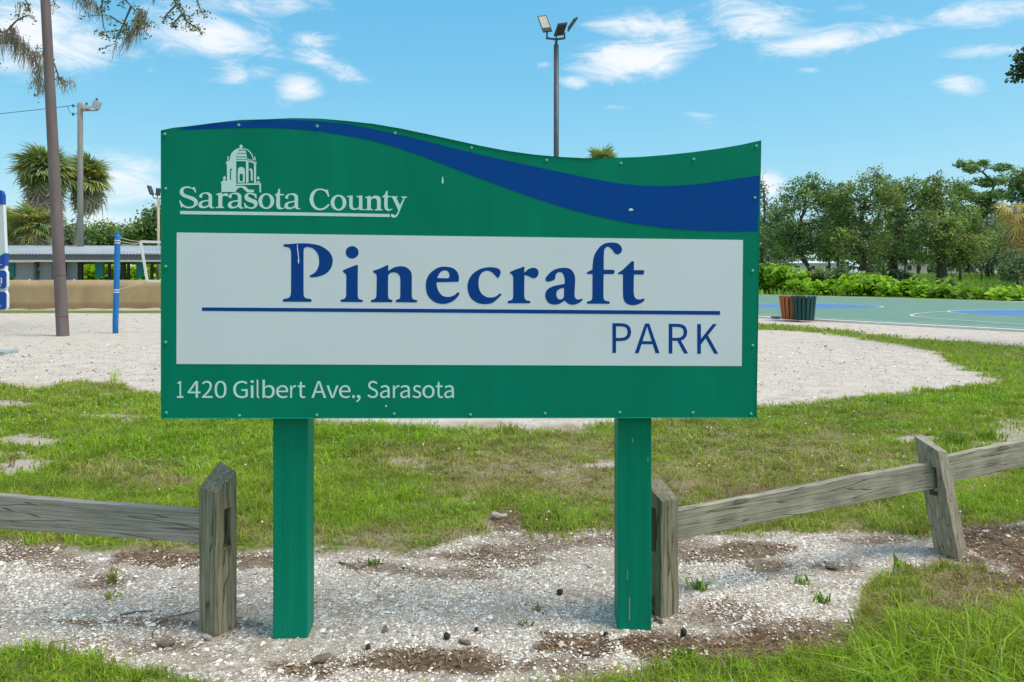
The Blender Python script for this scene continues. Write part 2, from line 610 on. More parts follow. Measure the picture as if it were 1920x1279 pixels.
def cover(X, Y):
    X = np.asarray(X, float)
    Y = np.asarray(Y, float)
    Yc = np.maximum(Y, 1.2)
    px = CX + F * X / Yc
    py = HY + CH * F / Yc
    n1 = fbm(X * 2.3, Y * 2.3, 4)
    n2 = fbm(X * 7 + 31, Y * 7 + 11, 3)
    n3 = fbm(X * .5 + 3, Y * .5 + 8, 3)
    n4 = fbm(X * 19 + 7, Y * 19 + 3, 2)
    rag = 0.75 * n1 + 0.75 * n2 + 0.4 * n4
    wob = (0.16 * n1 + 0.09 * n2)
    lf = LAWN_FAR(px)
    sf = SHELL_FAR(px)
    sn = SHELL_NEAR(px)
    stf = STRIP_FAR(px)
    stn = STRIP_NEAR(px)
    lawn = sstep(-.10, .10, Y - sf + wob) * sstep(-.25, .25, lf - Y + wob * 2.2)
    fore = sstep(-.05, .06, sn - Y + wob * .6)
    shell = (1 - sstep(-.10, .10, Y - sf + wob)) * (1 - fore)
    strip = sstep(-.5, .5, Y - stn + wob * 4) * sstep(-.6, .6, stf - Y + wob * 4) * sstep(1000, 1120, px)
    sand = sstep(-.25, .25, Y - lf + wob * 2.2) * (1 - strip)
    # far: a thin grass margin before the windscreen on the left, lawn past the court on the right
    farleft = sstep(29.6, 30.6, Y + wob * 2) * (1 - .9 * sstep(31.8, 32.6, Y + wob * 2) * sstep(40, 38, Y))
    farright = sstep(0, 1, (Y - np.maximum(stf, 20) - 24))
    far = np.where(px < 1150, farleft, np.clip(farright, 0, 1))
    sand = sand * (1 - far)
    brown = patch(px, py, X, Y, BROWN, rag)
    brown = np.maximum(brown, shell * .55 * sstep(.15, .5, fbm(X * 2.1 + 50, Y * 3.4 + 20, 4)))
    bare = patch(px, py, X, Y, BARE, rag)
    dry = np.clip(patch(px, py, X, Y, DRY, rag * .8) + 0.35 * sstep(0.05, 0.5, n3), 0, 1)
    lush = patch(px, py, X, Y, LUSH, rag * .8)
    grass = np.clip(lawn + fore + strip + far, 0, 1)
    edge = sstep(.0, .45, n2 + .28)
    g = grass * (1 - bare) * (1 - brown * .9)
    g = g * np.clip(1 - .55 * dry * edge, 0, 1) * (1 - .55 * sstep(.10, .5, fbm(X * 4.1 + 71, Y * 4.1 + 13, 3)) * lawn)
    shell2 = np.clip(shell + bare * .55 * lawn * (px < 200), 0, 1) * (1 - brown * .8)
    fore_tall = sstep(1560, 1700, px + 60 * n1) * sstep(1150, 1215, py + 20 * n1) * fore
    return dict(px=px, py=py, grass=g, shell=shell2, brown=np.clip(brown, 0, 1), sand=np.clip(sand + bare * .6, 0, 1), dry=dry, lush=lush, tall=fore_tall, fore=fore, lawn=lawn, strip=strip)


def axis(a, step, lim, grow):
    o = list(np.arange(0, a, step))
    s = step
    x = o[-1]
    while x < lim:
        s *= grow
        x += s
        o.append(x)
    return np.array(o)


gx = axis(4.6, .032, 700, 1.085)
gx = np.concatenate([-gx[:0:-1], gx])
gy = 1.9 + axis(4.8, .032, 1300, 1.032)
gyb = 1.9 - axis(.3, .15, 120, 1.6)[1:]
gy = np.concatenate([gyb[::-1], gy])
GX, GY = np.meshgrid(gx, gy)
gX = GX.ravel()
gY = GY.ravel()
gZ = ground_z(gX, gY)
cv = cover(gX, gY)
gZ = gZ + 0.012 * cv['grass'] * cv['lawn'] - 0.008 * cv['brown'] * (gY < 6)
nx, ny = len(gx), len(gy)
idx = np.arange(nx * ny).reshape(ny, nx)
gf = np.stack([idx[:-1, :-1].ravel(), idx[:-1, 1:].ravel(), idx[1:, 1:].ravel(), idx[1:, :-1].ravel()], 1)
gme = mesh_np('ground', np.stack([gX, gY, gZ], 1), gf, sm=True)
_a = gme.attributes.new('cover', 'FLOAT_COLOR', 'POINT')
_c = np.stack([cv['grass'], cv['shell'], cv['brown'], cv['sand']], 1).astype(np.float32)
_a.data.foreach_set('color', _c.ravel())
_a2 = gme.attributes.new('dry', 'FLOAT', 'POINT')
_a2.data.foreach_set('value', cv['dry'].astype(np.float32))


def ground_mat():
    m, nt, b = new_mat('ground_mat')
    L = nt.links.new
    at_ = nnode(nt, 'ShaderNodeAttribute', attribute_name='cover')
    dr = nnode(nt, 'ShaderNodeAttribute', attribute_name='dry')
    sp = nnode(nt, 'ShaderNodeSeparateColor')
    L(at_.outputs['Color'], sp.inputs[0])
    tcn = nnode(nt, 'ShaderNodeTexCoord')
    P = tcn.outputs['Object']

    def noise(scale, detail=6, rough=.6):
        n = nnode(nt, 'ShaderNodeTexNoise')
        n.inputs['Scale'].default_value = scale
        n.inputs['Detail'].default_value = detail
        n.inputs['Roughness'].default_value = rough
        L(P, n.inputs['Vector'])
        return n.outputs[0]

    def mix(f, a, b_, mode='MIX'):
        x = nnode(nt, 'ShaderNodeMix', data_type='RGBA', blend_type=mode)
        if isinstance(f, float):
            x.inputs[0].default_value = f
        else:
            L(f, x.inputs[0])
        for i, v in ((6, a), (7, b_)):
            if isinstance(v, tuple):
                x.inputs[i].default_value = (*v, 1)
            else:
                L(v, x.inputs[i])
        return x.outputs[2]
    n_f = noise(26, 8, .7)
    n_m = noise(3.2, 6)
    n_l = noise(.6, 4)
    sand = ramp(nt, n_m, [(.28, (.46, .385, .305)), (.5, (.59, .51, .43)), (.75, (.67, .60, .525))])
    sand = mix(ramp(nt, n_f, [(.34, (1, 1, 1)), (.50, (0, 0, 0))]), sand, (.36, .30, .235))
    # broken shell: a bright or grey chip per cell
    vo = nnode(nt, 'ShaderNodeTexVoronoi')
    vo.inputs['Scale'].default_value = 85
    L(P, vo.inputs['Vector'])
    spc = nnode(nt, 'ShaderNodeSeparateColor')
    L(vo.outputs['Color'], spc.inputs[0])
    chips = ramp(nt, spc.outputs[0], [(0, (.28, .22, .17)), (.25, (.46, .39, .32)), (.6, (.70, .63, .55)), (1, (.82, .77, .70))])
    vd = nnode(nt, 'ShaderNodeTexVoronoi', feature='DISTANCE_TO_EDGE')
    vd.inputs['Scale'].default_value = 85
    L(P, vd.inputs['Vector'])
    gap = nnode(nt, 'ShaderNodeMapRange')
    gap.inputs['From Max'].default_value = .10
    gap.inputs['To Min'].default_value = .45
    L(vd.outputs['Distance'], gap.inputs['Value'])
    chips = mix(1.0, chips, gap.outputs[0], 'MULTIPLY')
    dust = ramp(nt, n_m, [(.35, (.36, .275, .195)), (.7, (.54, .445, .345))])
    chips = mix(ramp(nt, noise(9, 5), [(.40, (0, 0, 0)), (.62, (.85, .85, .85))]), chips, dust)
    brown = ramp(nt, n_f, [(.3, (.085, .048, .026)), (.55, (.18, .115, .068)), (.78, (.33, .24, .16))])
    turf = ramp(nt, n_f, [(.3, (.085, .085, .022)), (.52, (.15, .20, .038)), (.75, (.24, .24, .08))])
    thatch = ramp(nt, n_f, [(.3, (.14, .11, .05)), (.55, (.26, .22, .11)), (.8, (.40, .35, .22))])
    turf = mix(dr.outputs['Fac'], turf, thatch)
    far_turf = ramp(nt, n_l, [(.3, (.10, .17, .03)), (.7, (.16, .22, .05))])
    gy_ = nnode(nt, 'ShaderNodeSeparateXYZ')
    L(P, gy_.inputs[0])
    fr = nnode(nt, 'ShaderNodeMapRange')
    fr.inputs['From Min'].default_value = 24
    fr.inputs['From Max'].default_value = 34
    L(gy_.outputs[1], fr.inputs['Value'])
    turf = mix(fr.outputs[0], turf, far_turf)
    base = (.42, .35, .27)
    c = mix(at_.outputs['Alpha'], ramp(nt, n_f, [(.3, (.20, .14, .09)), (.7, (.40, .32, .24))]), sand)
    c = mix(sp.outputs[1], c, chips)
    c = mix(sp.outputs[2], c, brown)
    tn = nnode(nt, 'ShaderNodeMath', operation='MULTIPLY_ADD')
    L(noise(38, 5, .7), tn.inputs[0])
    tn.inputs[1].default_value = 1.5
    L(sp.outputs[0], tn.inputs[2])
    tf = nnode(nt, 'ShaderNodeMapRange', interpolation_type='SMOOTHSTEP')
    tf.inputs['From Min'].default_value = 1.12
    tf.inputs['From Max'].default_value = 1.42
    L(tn.outputs[0], tf.inputs['Value'])
    c = mix(tf.outputs[0], c, turf)
    L(c, b.inputs['Base Color'])
    b.inputs['Roughness'].default_value = .95
    b.inputs['Specular IOR Level'].default_value = .1
    hsum = nnode(nt, 'ShaderNodeMath', operation='ADD')
    L(n_f, hsum.inputs[0])
    hm = nnode(nt, 'ShaderNodeMath', operation='MULTIPLY')
    L(vd.outputs['Distance'], hm.inputs[0])
    L(sp.outputs[1], hm.inputs[1])
    L(hm.outputs[0], hsum.inputs[1])
    bp = nnode(nt, 'ShaderNodeBump')
    bp.inputs['Strength'].default_value = .7
    bp.inputs['Distance'].default_value = .02
    L(hsum.outputs[0], bp.inputs['Height'])
    L(bp.outputs[0], b.inputs['Normal'])
    return m


tag(link('ground', gme, ground_mat()), kind='structure')

# ------------------------------------------------------------------ ball court
CA, CB = gnd(1420, 596), gnd(1920, 622.6)
CC, CD = gnd(1420, 553.5), gnd(1920, 568.5)
c_nl, c_nr = CA - (CB - CA) * 1.0, CB + (CB - CA) * 2.2
c_fl, c_fr = CC - (CD - CC) * .35, CD + (CD - CC) * .6
M_COURT = tex_mat('court_paint', [(.3, (.13, .235, .175)), (.55, (.16, .27, .20)), (.8, (.20, .305, .23))], scale=1.3, rough=.75, spec=.2, bump=.05)
M_CBLUE = tex_mat('court_blue', [(.3, (.075, .19, .38)), (.8, (.11, .24, .44))], scale=1.3, rough=.75, spec=.2)
M_CLINE = tex_mat('court_line', [(.3, (.62, .64, .60)), (.8, (.74, .75, .71))], scale=3, rough=.75, spec=.2)
M_CURB = tex_mat('court_curb', [(.3, (.60, .58, .53)), (.8, (.76, .74, .69))], scale=3, rough=.85, spec=.2)
zc = 0.040
mb = MB()
q = [c_nl, c_nr, c_fr, c_fl]
mb.add([(p.x, p.y, -.08) for p in q] + [(p.x, p.y, zc) for p in q], [(4, 5, 6, 7), (0, 1, 5, 4), (1, 2, 6, 5), (2, 3, 7, 6), (3, 0, 4, 7)])
court = tag(mb.build('sports_court', M_COURT), kind='structure')


def path_sheet(pts, w, z, closed=False):
    pts = [Vector((p[0], p[1], 0)) for p in pts]
    vs = []
    n = len(pts)
    for i, p in enumerate(pts):
        a = pts[(i - 1) % n] if closed or i > 0 else pts[i]
        b = pts[(i + 1) % n] if closed or i < n - 1 else pts[i]
        d = (b - a).normalized()
        s = Vector((-d.y, d.x, 0)) * w / 2
        vs += [(p.x + s.x, p.y + s.y, z), (p.x - s.x, p.y - s.y, z)]
    fs = [(2 * i, 2 * i + 1, (2 * i + 3) % (2 * n), (2 * i + 2) % (2 * n)) for i in range(n if closed else n - 1)]
    return vs, fs


def circle(c, r, n=64):
    return [(c[0] + r * math.cos(2 * math.pi * k / n), c[1] + r * math.sin(2 * math.pi * k / n)) for k in range(n)]


mb = MB()
for (c, r) in (((20.7, 29.0), 3.25), ((14.7, 36.8), 3.2)):
    mb.add([(x, y, zc + .004) for x, y in circle(c, r)], [tuple(range(64))])
mb.build('court_circle', M_CBLUE, court)
mb = MB()
for (c, r) in (((20.7, 29.0), 3.25), ((14.7, 36.8), 3.2)):
    mb.add(*path_sheet(circle(c, r), .09, zc + .008, True))
arc = [gnd(x, y) for x, y in ((1905, 583.5), (1850, 584), (1800, 585.2), (1774, 586.3), (1745, 588), (1720, 590.5), (1707, 593.2), (1712, 595.5), (1730, 597.8), (1760, 600.2), (1800, 603.2), (1850, 606.5), (1920, 611.2), (2100, 622))]
mb.add(*path_sheet(arc, .10, zc + .012))
d1 = (CB - CA)
nrm = Vector((-d1.y, d1.x, 0)).normalized()
if nrm.y < 0:
    nrm = -nrm
mb.add(*path_sheet([c_nl + nrm * 1.0 + d1 * .1, c_nr + nrm * 1.0], .07, zc + .008))
mid = [gnd(1300, 572.6), gnd(1475, 573.4), gnd(1530, 574.2)]
mb.add(*path_sheet(mid, .10, zc + .012))
d2 = (CD - CC)
n2_ = Vector((d2.y, -d2.x, 0)).normalized()
mb.add(*path_sheet([c_fl + n2_ * -1.0 if n2_.y > 0 else c_fl + n2_ * 1.0, (c_fr - n2_ * 1.0) if n2_.y > 0 else c_fr + n2_ * 1.0], .07, zc + .008))
mb.build('court_line', M_CLINE, court)
mb = MB()
for (a, b_) in ((c_nl, c_nr), (c_fl, c_fr)):
    mb.bar(a + Vector((0, 0, -.02)), b_ + Vector((0, 0, -.02)), .26, .17)
mb.build('concrete_edge', M_CURB, court)


# ------------------------------------------------------------------ the park sign
S_U = Vector((18.21, 1.0, -.186)).normalized()
_v = Vector((.449, -1.0, 89.5)).normalized()
S_N = S_U.cross(_v).normalized()            # points away from the eye
if S_N.y > 0:
    S_N = -S_N
S_V = (-S_N).cross(S_U).normalized()
if S_V.z < 0:
    S_V = -S_V
S_P = at(860, 560, 2.985)                    # a point of the board's front face
S_O = Vector((S_P.x, S_P.y, 0))


def sgn(px, py):
    """point of the board's front, in the board's own flat coordinates"""
    d = ray(px, py)
    o = Vector((0, 0, CH))
    t = (S_P - o).dot(S_N) / d.dot(S_N)
    p = o + d * t - S_P
    return (p.dot(S_U), p.dot(S_V))


M_GREEN = tex_mat('sign_green', [(.3, (.001, .205, .122)), (.7, (.002, .245, .150))], scale=1.6, stretch=(3.5, 1, .7), rough=.55, spec=.08)
M_POSTG = tex_mat('sign_post_green', [(.25, (.001, .20, .115)), (.75, (.003, .25, .148))], scale=3.0, stretch=(16, 16, .7), rough=.55, spec=.10, bump=.22)
M_BLUE = flat_mat('sign_blue', (.003, .068, .32), rough=.55, spec=.08, var=.05)
M_INK = flat_mat('sign_lettering_blue', (.006, .062, .29), rough=.55, spec=.08, var=.05)
M_WHITE = tex_mat('sign_white', [(.3, (.78, .79, .85)), (.7, (.82, .83, .89))], scale=1.6, rough=.4, spec=.35, speck=((.55, .60, .60), 30, .76))
M_PALE = flat_mat('sign_pale_print', (.66, .86, .83), rough=.42, spec=.3, var=.04)
M_SCREW = flat_mat('screw_paint', (.14, .46, .35), rough=.35, spec=.5)
M_EDGE = flat_mat('board_edge', (.03, .30, .22), rough=.5)

sign = thing('park_sign', 'large green and white park sign with a wavy top on two green posts', 'sign')
board_rot = Matrix((S_U, -S_N, S_V)).transposed()   # local x along board, y into it, z up
board_mat = Matrix.Translation(S_P) @ board_rot.to_4x4()


def flat_mesh(name, loops, z0, thick, holes_per=None):
    """solid cut from a sheet: list of (outer, [holes]) in board coordinates; z0 = how far proud of the board"""
    vs = []
    fs = []
    for (outer, holes) in loops:
        rings = [outer] + list(holes)
        polys = [[Vector((x, y, 0)) for x, y in r] for r in rings]
        tri = tessellate_polygon(polys)
        flat = [p for r in polys for p in r]
        b = len(vs)
        n = len(flat)
        vs += [(p.x, -(z0), p.y) for p in flat]
        vs += [(p.x, -(z0 - thick), p.y) for p in flat]
        for t in tri:
            a, c, d = (flat[i] for i in t)
            if (c - a).cross(d - a).z < 0:
                t = (t[0], t[2], t[1])
            fs.append(tuple(b + i for i in t))
        k = 0
        for r in rings:
            m = len(r)
            for i in range(m):
                j = (i + 1) % m
                fs.append((b + k + i, b + n + k + i, b + n + k + j, b + k + j))
            k += m
    me = bpy.data.meshes.new(name)
    me.from_pydata(vs, [], fs)
    me.update()
    return me


def spline(pts, per=5):
    """closed outline; points are (x, y, corner?) - smooth through the others"""
    n = len(pts)
    out = []
    for i in range(n):
        p1, p2 = pts[i], pts[(i + 1) % n]
        p0, p3 = pts[(i - 1) % n], pts[(i + 2) % n]
        a = Vector(p1[:2])
        b = Vector(p2[:2])
        t1 = (b - a) if p1[2] else (b - Vector(p0[:2])) / 2
        t2 = (b - a) if p2[2] else (Vector(p3[:2]) - a) / 2
        L = (b - a).length
        for t in (t1, t2):
            if t.length > L * 1.2:
                t *= L * 1.2 / t.length
        k = 1 if (p1[2] and p2[2]) else per
        for s in range(k):
            u = s / k
            h = a * (2 * u ** 3 - 3 * u * u + 1) + t1 * (u ** 3 - 2 * u * u + u) + b * (-2 * u ** 3 + 3 * u * u) + t2 * (u ** 3 - u * u)
            out.append((h.x, h.y))
    return out


def parse(s, ox, oy, sc, dx=0, dy=0, per=4):
    pts = []
    for w in s.split():
        c = w.endswith('*')
        x, y = w.rstrip('*').split(',')
        pts.append(((float(x) + dx) / sc + ox, (float(y) + dy) / sc + oy, c))
    return [sgn(x, y) for x, y in spline(pts, per)]


def ell(cx, cy, rx, ry, ox, oy, sc, n=36):
    return [sgn((cx + rx * math.cos(2 * math.pi * k / n)) / sc + ox, (cy + ry * math.sin(2 * math.pi * k / n)) / sc + oy) for k in range(n)]


def on_board(name, loops, proud, mat, parent, thick=.0008):
    o = link(name, flat_mesh(name, loops, proud, thick), mat, parent)
    return o


TOP = [(302, 245), (326, 241), (350, 237.5), (400, 231), (450, 226.5), (500, 224), (550, 223), (600, 224), (650, 227), (700, 232.5), (750, 241), (800, 251.5), (850, 262.5), (900, 273.5), (950, 283), (1000, 290), (1050, 294.5), (1100, 297), (1150, 297.6), (1200, 296), (1250, 292), (1300, 286.8), (1350, 280), (1390, 273), (1426, 265)]
outline = [sgn(*p) for p in TOP] + [sgn(1418, 783.5), sgn(302, 785)]
board = link('board', flat_mesh('board', [(outline, [])], 0, .030), M_GREEN, sign)
board.matrix_local = board_mat
# softened rim
_bm = bmesh.new()
_bm.from_mesh(board.data)
bmesh.ops.remove_doubles(_bm, verts=_bm.verts, dist=1e-6)
_rim = [e for e in _bm.edges if len(e.link_faces) == 2 and e.calc_face_angle(0) > 1.2 and abs(e.verts[0].co.y) < 1e-5 and abs(e.verts[1].co.y) < 1e-5]
bmesh.ops.bevel(_bm, geom=_rim, offset=.0035, segments=2, profile=.5, affect='EDGES')
_bm.to_mesh(board.data)
_bm.free()
back = link('back_panel', flat_mesh('back_panel', [(outline, [])], -.0302, .004), M_EDGE, board)

# blue swoosh
UP = [(330, 243.2), (361, 237.6), (400, 232.6), (450, 228.2), (500, 225.6), (550, 225), (600, 227.2), (643, 231.5), (700, 242), (750, 253), (800, 265), (850, 278), (920, 294.5), (988, 309.5), (1050, 322.5), (1110, 335), (1160, 344), (1210, 348.5), (1260, 348.6), (1310, 345), (1353, 339), (1390, 333.8), (1424.2, 329)]
LO = [(1420.6, 433.5), (1390, 434.3), (1350, 434), (1300, 432), (1250, 428), (1200, 421.5), (1150, 412.5), (1100, 401), (1050, 387), (1000, 371), (950, 353), (900, 334.5), (850, 315.5), (800, 296), (750, 278.5), (700, 264), (643, 253.5), (600, 246.5), (540, 241), (500, 239.8), (448, 240), (400, 241.4), (361, 242.6)]
on_board('blue_band', [([sgn(*p) for p in UP + LO], [])], .0009, M_BLUE, board)
white = on_board('white_panel', [([sgn(331.5, 436), sgn(1393, 450), sgn(1390.5, 686.5), sgn(331, 682.5)], [])], .0009, M_WHITE, board)
DT = .0017
G1 = (520, 440, 8)
P_ = '95,145* 150,142 300,132 430,130 530,140 640,165 730,215 790,270 825,340 832,400 815,480 770,550 700,600 610,630 530,640 495,638* 483,622* 500,606 560,572 600,520 625,450 628,390 615,310 580,250 530,205 470,188 420,192 398,215* 395,300 395,850 400,920 425,950 500,966* 518,990 500,1008* 90,1006* 80,985 100,965* 165,950 195,920 205,870 207,750 208,300 200,230 180,200 150,188 105,180* 92,162'
i_ = '985,535* 1060,502 1130,475 1195,452* 1210,460* 1208,600 1207,900 1215,950 1235,970 1275,978* 1285,995 1275,1012* 960,1010* 947,992 960,974* 1000,965 1025,940 1033,900 1035,750 1035,620 1020,585 1000,570* 983,548'
n_ = '1440,540* 1520,515 1590,485 1655,455* 1665,465* 1664,500 1665,545* 1700,520 1760,490 1830,475 1910,480 1970,515 2008,565 2018,630 2018,750 2018,900 2025,950 2050,973 2095,982* 2098,1000 2090,1018* 1780,1014* 1775,995 1790,975* 1825,965 1842,940 1845,850 1845,680 1835,620 1800,580 1750,567 1700,575 1665,605* 1662,700 1662,900 1668,950 1690,970 1725,980* 1728,998 1715,1015* 1410,1013* 1402,995 1415,978* 1455,968 1480,940 1487,900 1490,750 1490,620 1475,585 1445,570* 1438,555'
G2 = (760, 440, 8)
e_ = '800,700* 805,650 792,585 755,530 695,495 600,480 500,492 410,545 350,610 315,690 307,780 320,870 360,945 430,1005 510,1035 600,1037 690,1010 760,960 800,910 815,880* 800,862* 780,870 740,905 680,930 610,932 550,910 500,850 475,780 466,715* 790,708*'
e_in = '480,650* 490,620 530,560 580,537 630,545 660,590 658,635 640,655*'
c_ = '1392,650* 1415,620 1430,570 1415,525 1370,500 1290,488 1200,495 1100,525 1010,590 960,660 933,750 940,850 975,940 1040,1000 1120,1035 1220,1042 1310,1020 1380,965 1435,910 1442,893* 1420,878* 1395,900 1350,930 1290,942 1220,935 1150,890 1110,820 1098,740 1105,650 1140,580 1190,548 1240,542 1290,560 1340,605 1370,640'
r_ = '1570,560* 1650,525 1720,500 1780,478* 1788,490* 1785,530 1787,570* 1830,530 1880,503 1935,497 1980,520 1998,570 1985,620 1945,652 1900,650 1850,625 1787,605* 1785,750 1785,920 1795,965 1820,985 1870,995* 1878,1012 1865,1030* 1540,1030* 1533,1010 1545,992* 1590,982 1612,955 1618,900 1618,720 1616,640 1600,600 1570,580*'
G3 = (1000, 440, 8)
a_ = '325,665* 300,685 240,703 200,702 183,680 190,640 230,590 290,540 360,510 450,497 530,505 590,550 622,620 628,690 622,800 617,900 630,950 665,972 710,965* 735,958* 740,978* 700,1015 650,1040 590,1052 530,1040 490,1010 462,990* 430,1015 380,1040 310,1050 240,1030 195,980 178,920 190,850 240,800 310,770 400,750 470,738* 470,680 455,610 425,570 390,562 350,580 332,620'
a_in = '460,800* 410,808 360,840 345,890 355,940 390,972 430,965 458,935*'
f_ = '800,572* 830,550 885,525* 890,450 905,340 945,250 1010,170 1080,130 1180,118 1260,130 1315,175 1330,225 1310,275 1260,297 1215,275 1180,225 1140,190 1105,182 1070,215 1060,260 1056,350 1055,527* 1195,527* 1218,540 1212,580 1195,592* 1055,592* 1052,750 1052,930 1062,975 1085,992 1135,1000* 1148,1018 1138,1038* 810,1036* 802,1018 815,1000* 860,990 880,965 885,900 887,592* 805,590*'
t_ = '1265,575* 1330,535 1400,470 1470,402* 1490,396 1510,410* 1508,532* 1645,532* 1663,545 1652,600* 1508,597* 1505,750 1507,880 1525,945 1570,972 1620,968 1648,955* 1670,975* 1640,1010 1570,1045 1490,1058 1420,1045 1370,1005 1348,940 1343,850 1343,597* 1272,592*'
for s, h, g in ((P_, None, G1), (i_, None, G1), (n_, None, G1), (e_, e_in, G2), (c_, None, G2), (r_, None, G2), (a_, a_in, G3), (f_, None, G3), (t_, None, G3)):
    loops = [(parse(s, *g), [parse(h, *g)] if h else [])]
    if s is i_:
        loops.append((ell(1123, 265, 97, 93, *G1), []))
    on_board('letter', loops, DT, M_INK, white)
on_board('rule', [([sgn(379, 576.4), sgn(860, 579.6), sgn(1350, 583.2), sgn(1350, 590.4), sgn(860, 586.6), sgn(379, 583.0)], [])], DT, M_INK, white)
scr = [(297, 143), (306, 142), (309, 200), (318, 260), (325, 330), (330, 400), (326, 432), (316, 434), (310, 395), (314, 340), (306, 280), (298, 220)]
on_board('scratch', [([sgn(520 + x / 8, 440 + y / 8) for x, y in scr], [])], DT + .0006, M_WHITE, white)

GLYPHS = {',': ['26,-67 54,-49 71,-24 77,7 74,27 65,40 50,44 38,41 30,34 26,22 30,10 38,2 50,-1 54,0 49,-20 37,-36 19,-48'], '.': ['49,-5 60,-1 69,7 72,20 69,32 60,41 49,44 37,41 29,32 26,20 29,7 37,-1'], '0': ['97,-5 130,4 156,29 172,70 177,129 172,187 156,229 130,253 97,261 64,253 39,229 23,187 18,129 23,70 39,29 64,4', '97,21 77,28 62,47 52,81 48,129 52,177 62,211 77,230 97,236 117,230 133,211 143,177 146,129 143,81 133,47 117,28'], '1': ['31,0 172,0 172,27 120,27 120,257 96,257 81,249 63,243 42,238 42,218 88,218 88,27 31,27'], '2': ['15,0 177,0 177,28 106,28 92,27 78,26 64,25 105,67 137,108 157,147 165,186 159,217 144,241 121,256 90,261 60,257 36,244 14,224 33,206 48,221 66,231 86,235 112,229 128,211 133,185 126,150 104,112 68,68 15,19'], '4': ['119,0 149,0 149,71 183,71 183,96 149,96 149,257 114,257 7,92 7,71 119,71', '119,96 40,96 99,184 106,197 113,209 119,222 121,222 120,207 119,190 119,175'], 'A': ['1,0 34,0 59,78 153,78 177,0 211,0 124,257 88,257', '67,104 79,144 88,172 97,201 105,230 106,230 115,201 123,172 132,144 145,104'], 'G': ['136,-5 168,-1 195,10 215,25 215,133 131,133 131,106 186,106 186,39 173,31 157,26 139,24 103,31 76,52 59,85 54,129 60,172 77,205 104,226 139,233 162,230 180,221 194,209 212,230 194,245 170,256 138,261 91,252 54,226 29,184 20,128 29,72 53,31 90,4'], 'K': ['35,0 68,0 68,81 112,134 189,0 225,0 132,159 213,257 176,257 68,128 68,128 68,257 35,257'], 'P': ['35,0 68,0 68,102 110,102 148,107 178,121 198,146 204,181 198,217 178,240 148,253 109,257 35,257', '68,129 68,230 104,230 142,226 165,211 172,181 165,151 143,134 106,129'], 'R': ['68,135 68,230 111,230 145,226 166,212 173,185 166,157 145,140 111,135', '176,0 213,0 147,112 178,126 198,150 205,185 199,219 180,241 152,253 116,257 35,257 35,0 68,0 68,109 114,109'], 'S': ['106,-5 143,1 170,17 188,40 194,68 187,100 168,122 141,137 104,153 84,162 68,175 62,196 68,215 84,228 110,233 132,230 151,222 168,209 185,230 164,246 139,257 110,261 77,256 52,242 35,221 29,193 37,162 57,141 81,127 118,111 140,101 155,87 161,65 154,44 136,29 107,24 81,28 57,39 36,56 17,33 42,13 72,0'], 'a': ['76,-5 99,-1 120,9 139,23 140,23 143,0 169,0 169,117 165,149 154,174 133,189 103,195 74,191 49,182 29,170 41,148 58,158 77,165 98,168 122,161 134,144 137,120 85,111 49,97 28,77 21,49 28,20 47,2', '85,21 68,24 56,34 51,51 59,73 87,89 137,99 137,46 120,32 103,24'], 'b': ['116,-5 147,2 173,22 192,55 199,98 194,138 179,169 155,188 123,195 102,191 82,182 63,168 64,202 64,279 32,279 32,0 58,0 61,20 62,20 79,7 98,-2', '111,22 97,24 81,30 64,42 64,142 82,156 99,165 115,168 144,159 160,135 165,98 158,57 139,31'], 'e': ['109,-5 133,-2 154,5 172,15 160,36 146,28 130,23 113,21 81,29 59,52 50,88 178,88 179,106 174,143 160,171 136,189 103,195 72,188 44,168 25,137 18,95 25,53 45,22 74,2', '49,110 59,142 79,163 104,169 129,163 146,143 151,110'], 'g': ['96,-88 136,-82 166,-68 186,-47 193,-22 185,4 163,19 126,23 89,23 69,26 59,33 56,44 57,53 62,61 68,67 77,63 86,61 96,60 131,68 156,91 166,126 164,142 158,155 150,166 189,166 189,190 123,190 115,193 106,194 96,195 61,187 35,163 25,127 29,106 38,89 50,76 50,75 40,66 32,54 29,39 31,26 37,15 46,8 46,6 31,-6 21,-21 18,-37 28,-64 55,-82', '96,82 76,87 61,103 56,127 61,151 76,166 96,172 117,166 131,151 137,127 131,103 116,87', '101,-65 71,-61 52,-50 46,-32 48,-21 54,-10 65,0 74,-2 82,-3 90,-3 123,-3 144,-5 157,-13 161,-27 154,-46 133,-60'], 'i': ['32,0 64,0 64,190 32,190', '48,229 59,232 67,239 70,251 67,262 59,269 48,271 37,269 30,262 27,251 30,239 37,232'], 'l': ['66,-5 74,-4 79,-3 84,-2 80,23 73,22 69,23 66,28 64,36 64,279 32,279 32,38 36,15 47,0'], 'o': ['106,-5 139,2 167,22 187,53 194,95 187,137 167,169 139,188 106,195 73,188 45,169 25,137 18,95 25,53 45,22 73,2', '106,22 77,31 58,57 51,95 58,133 77,159 106,168 135,159 154,133 161,95 154,57 135,31'], 'r': ['32,0 64,0 64,122 79,148 95,162 112,166 119,166 125,165 131,163 137,191 131,193 124,195 116,195 96,190 78,176 62,155 62,155 58,190 32,190'], 's': ['82,-5 120,3 143,24 151,52 142,81 120,98 93,110 73,118 58,128 52,143 56,156 68,166 88,170 103,168 117,162 131,153 146,173 130,184 110,192 87,195 52,188 29,168 22,141 30,115 51,97 77,86 98,78 114,66 120,50 116,35 104,24 83,20 62,23 44,31 27,43 11,22 31,8 56,-1'], 't': ['92,-5 104,-4 116,-1 127,2 121,27 114,24 106,22 99,21 82,26 72,38 70,58 70,164 121,164 121,190 70,190 70,244 43,244 40,190 9,188 9,164 38,164 38,59 43,25 60,3'], 'v': ['73,0 111,0 178,190 146,190 110,82 105,63 99,44 93,26 91,26 74,82 38,190 5,190']}


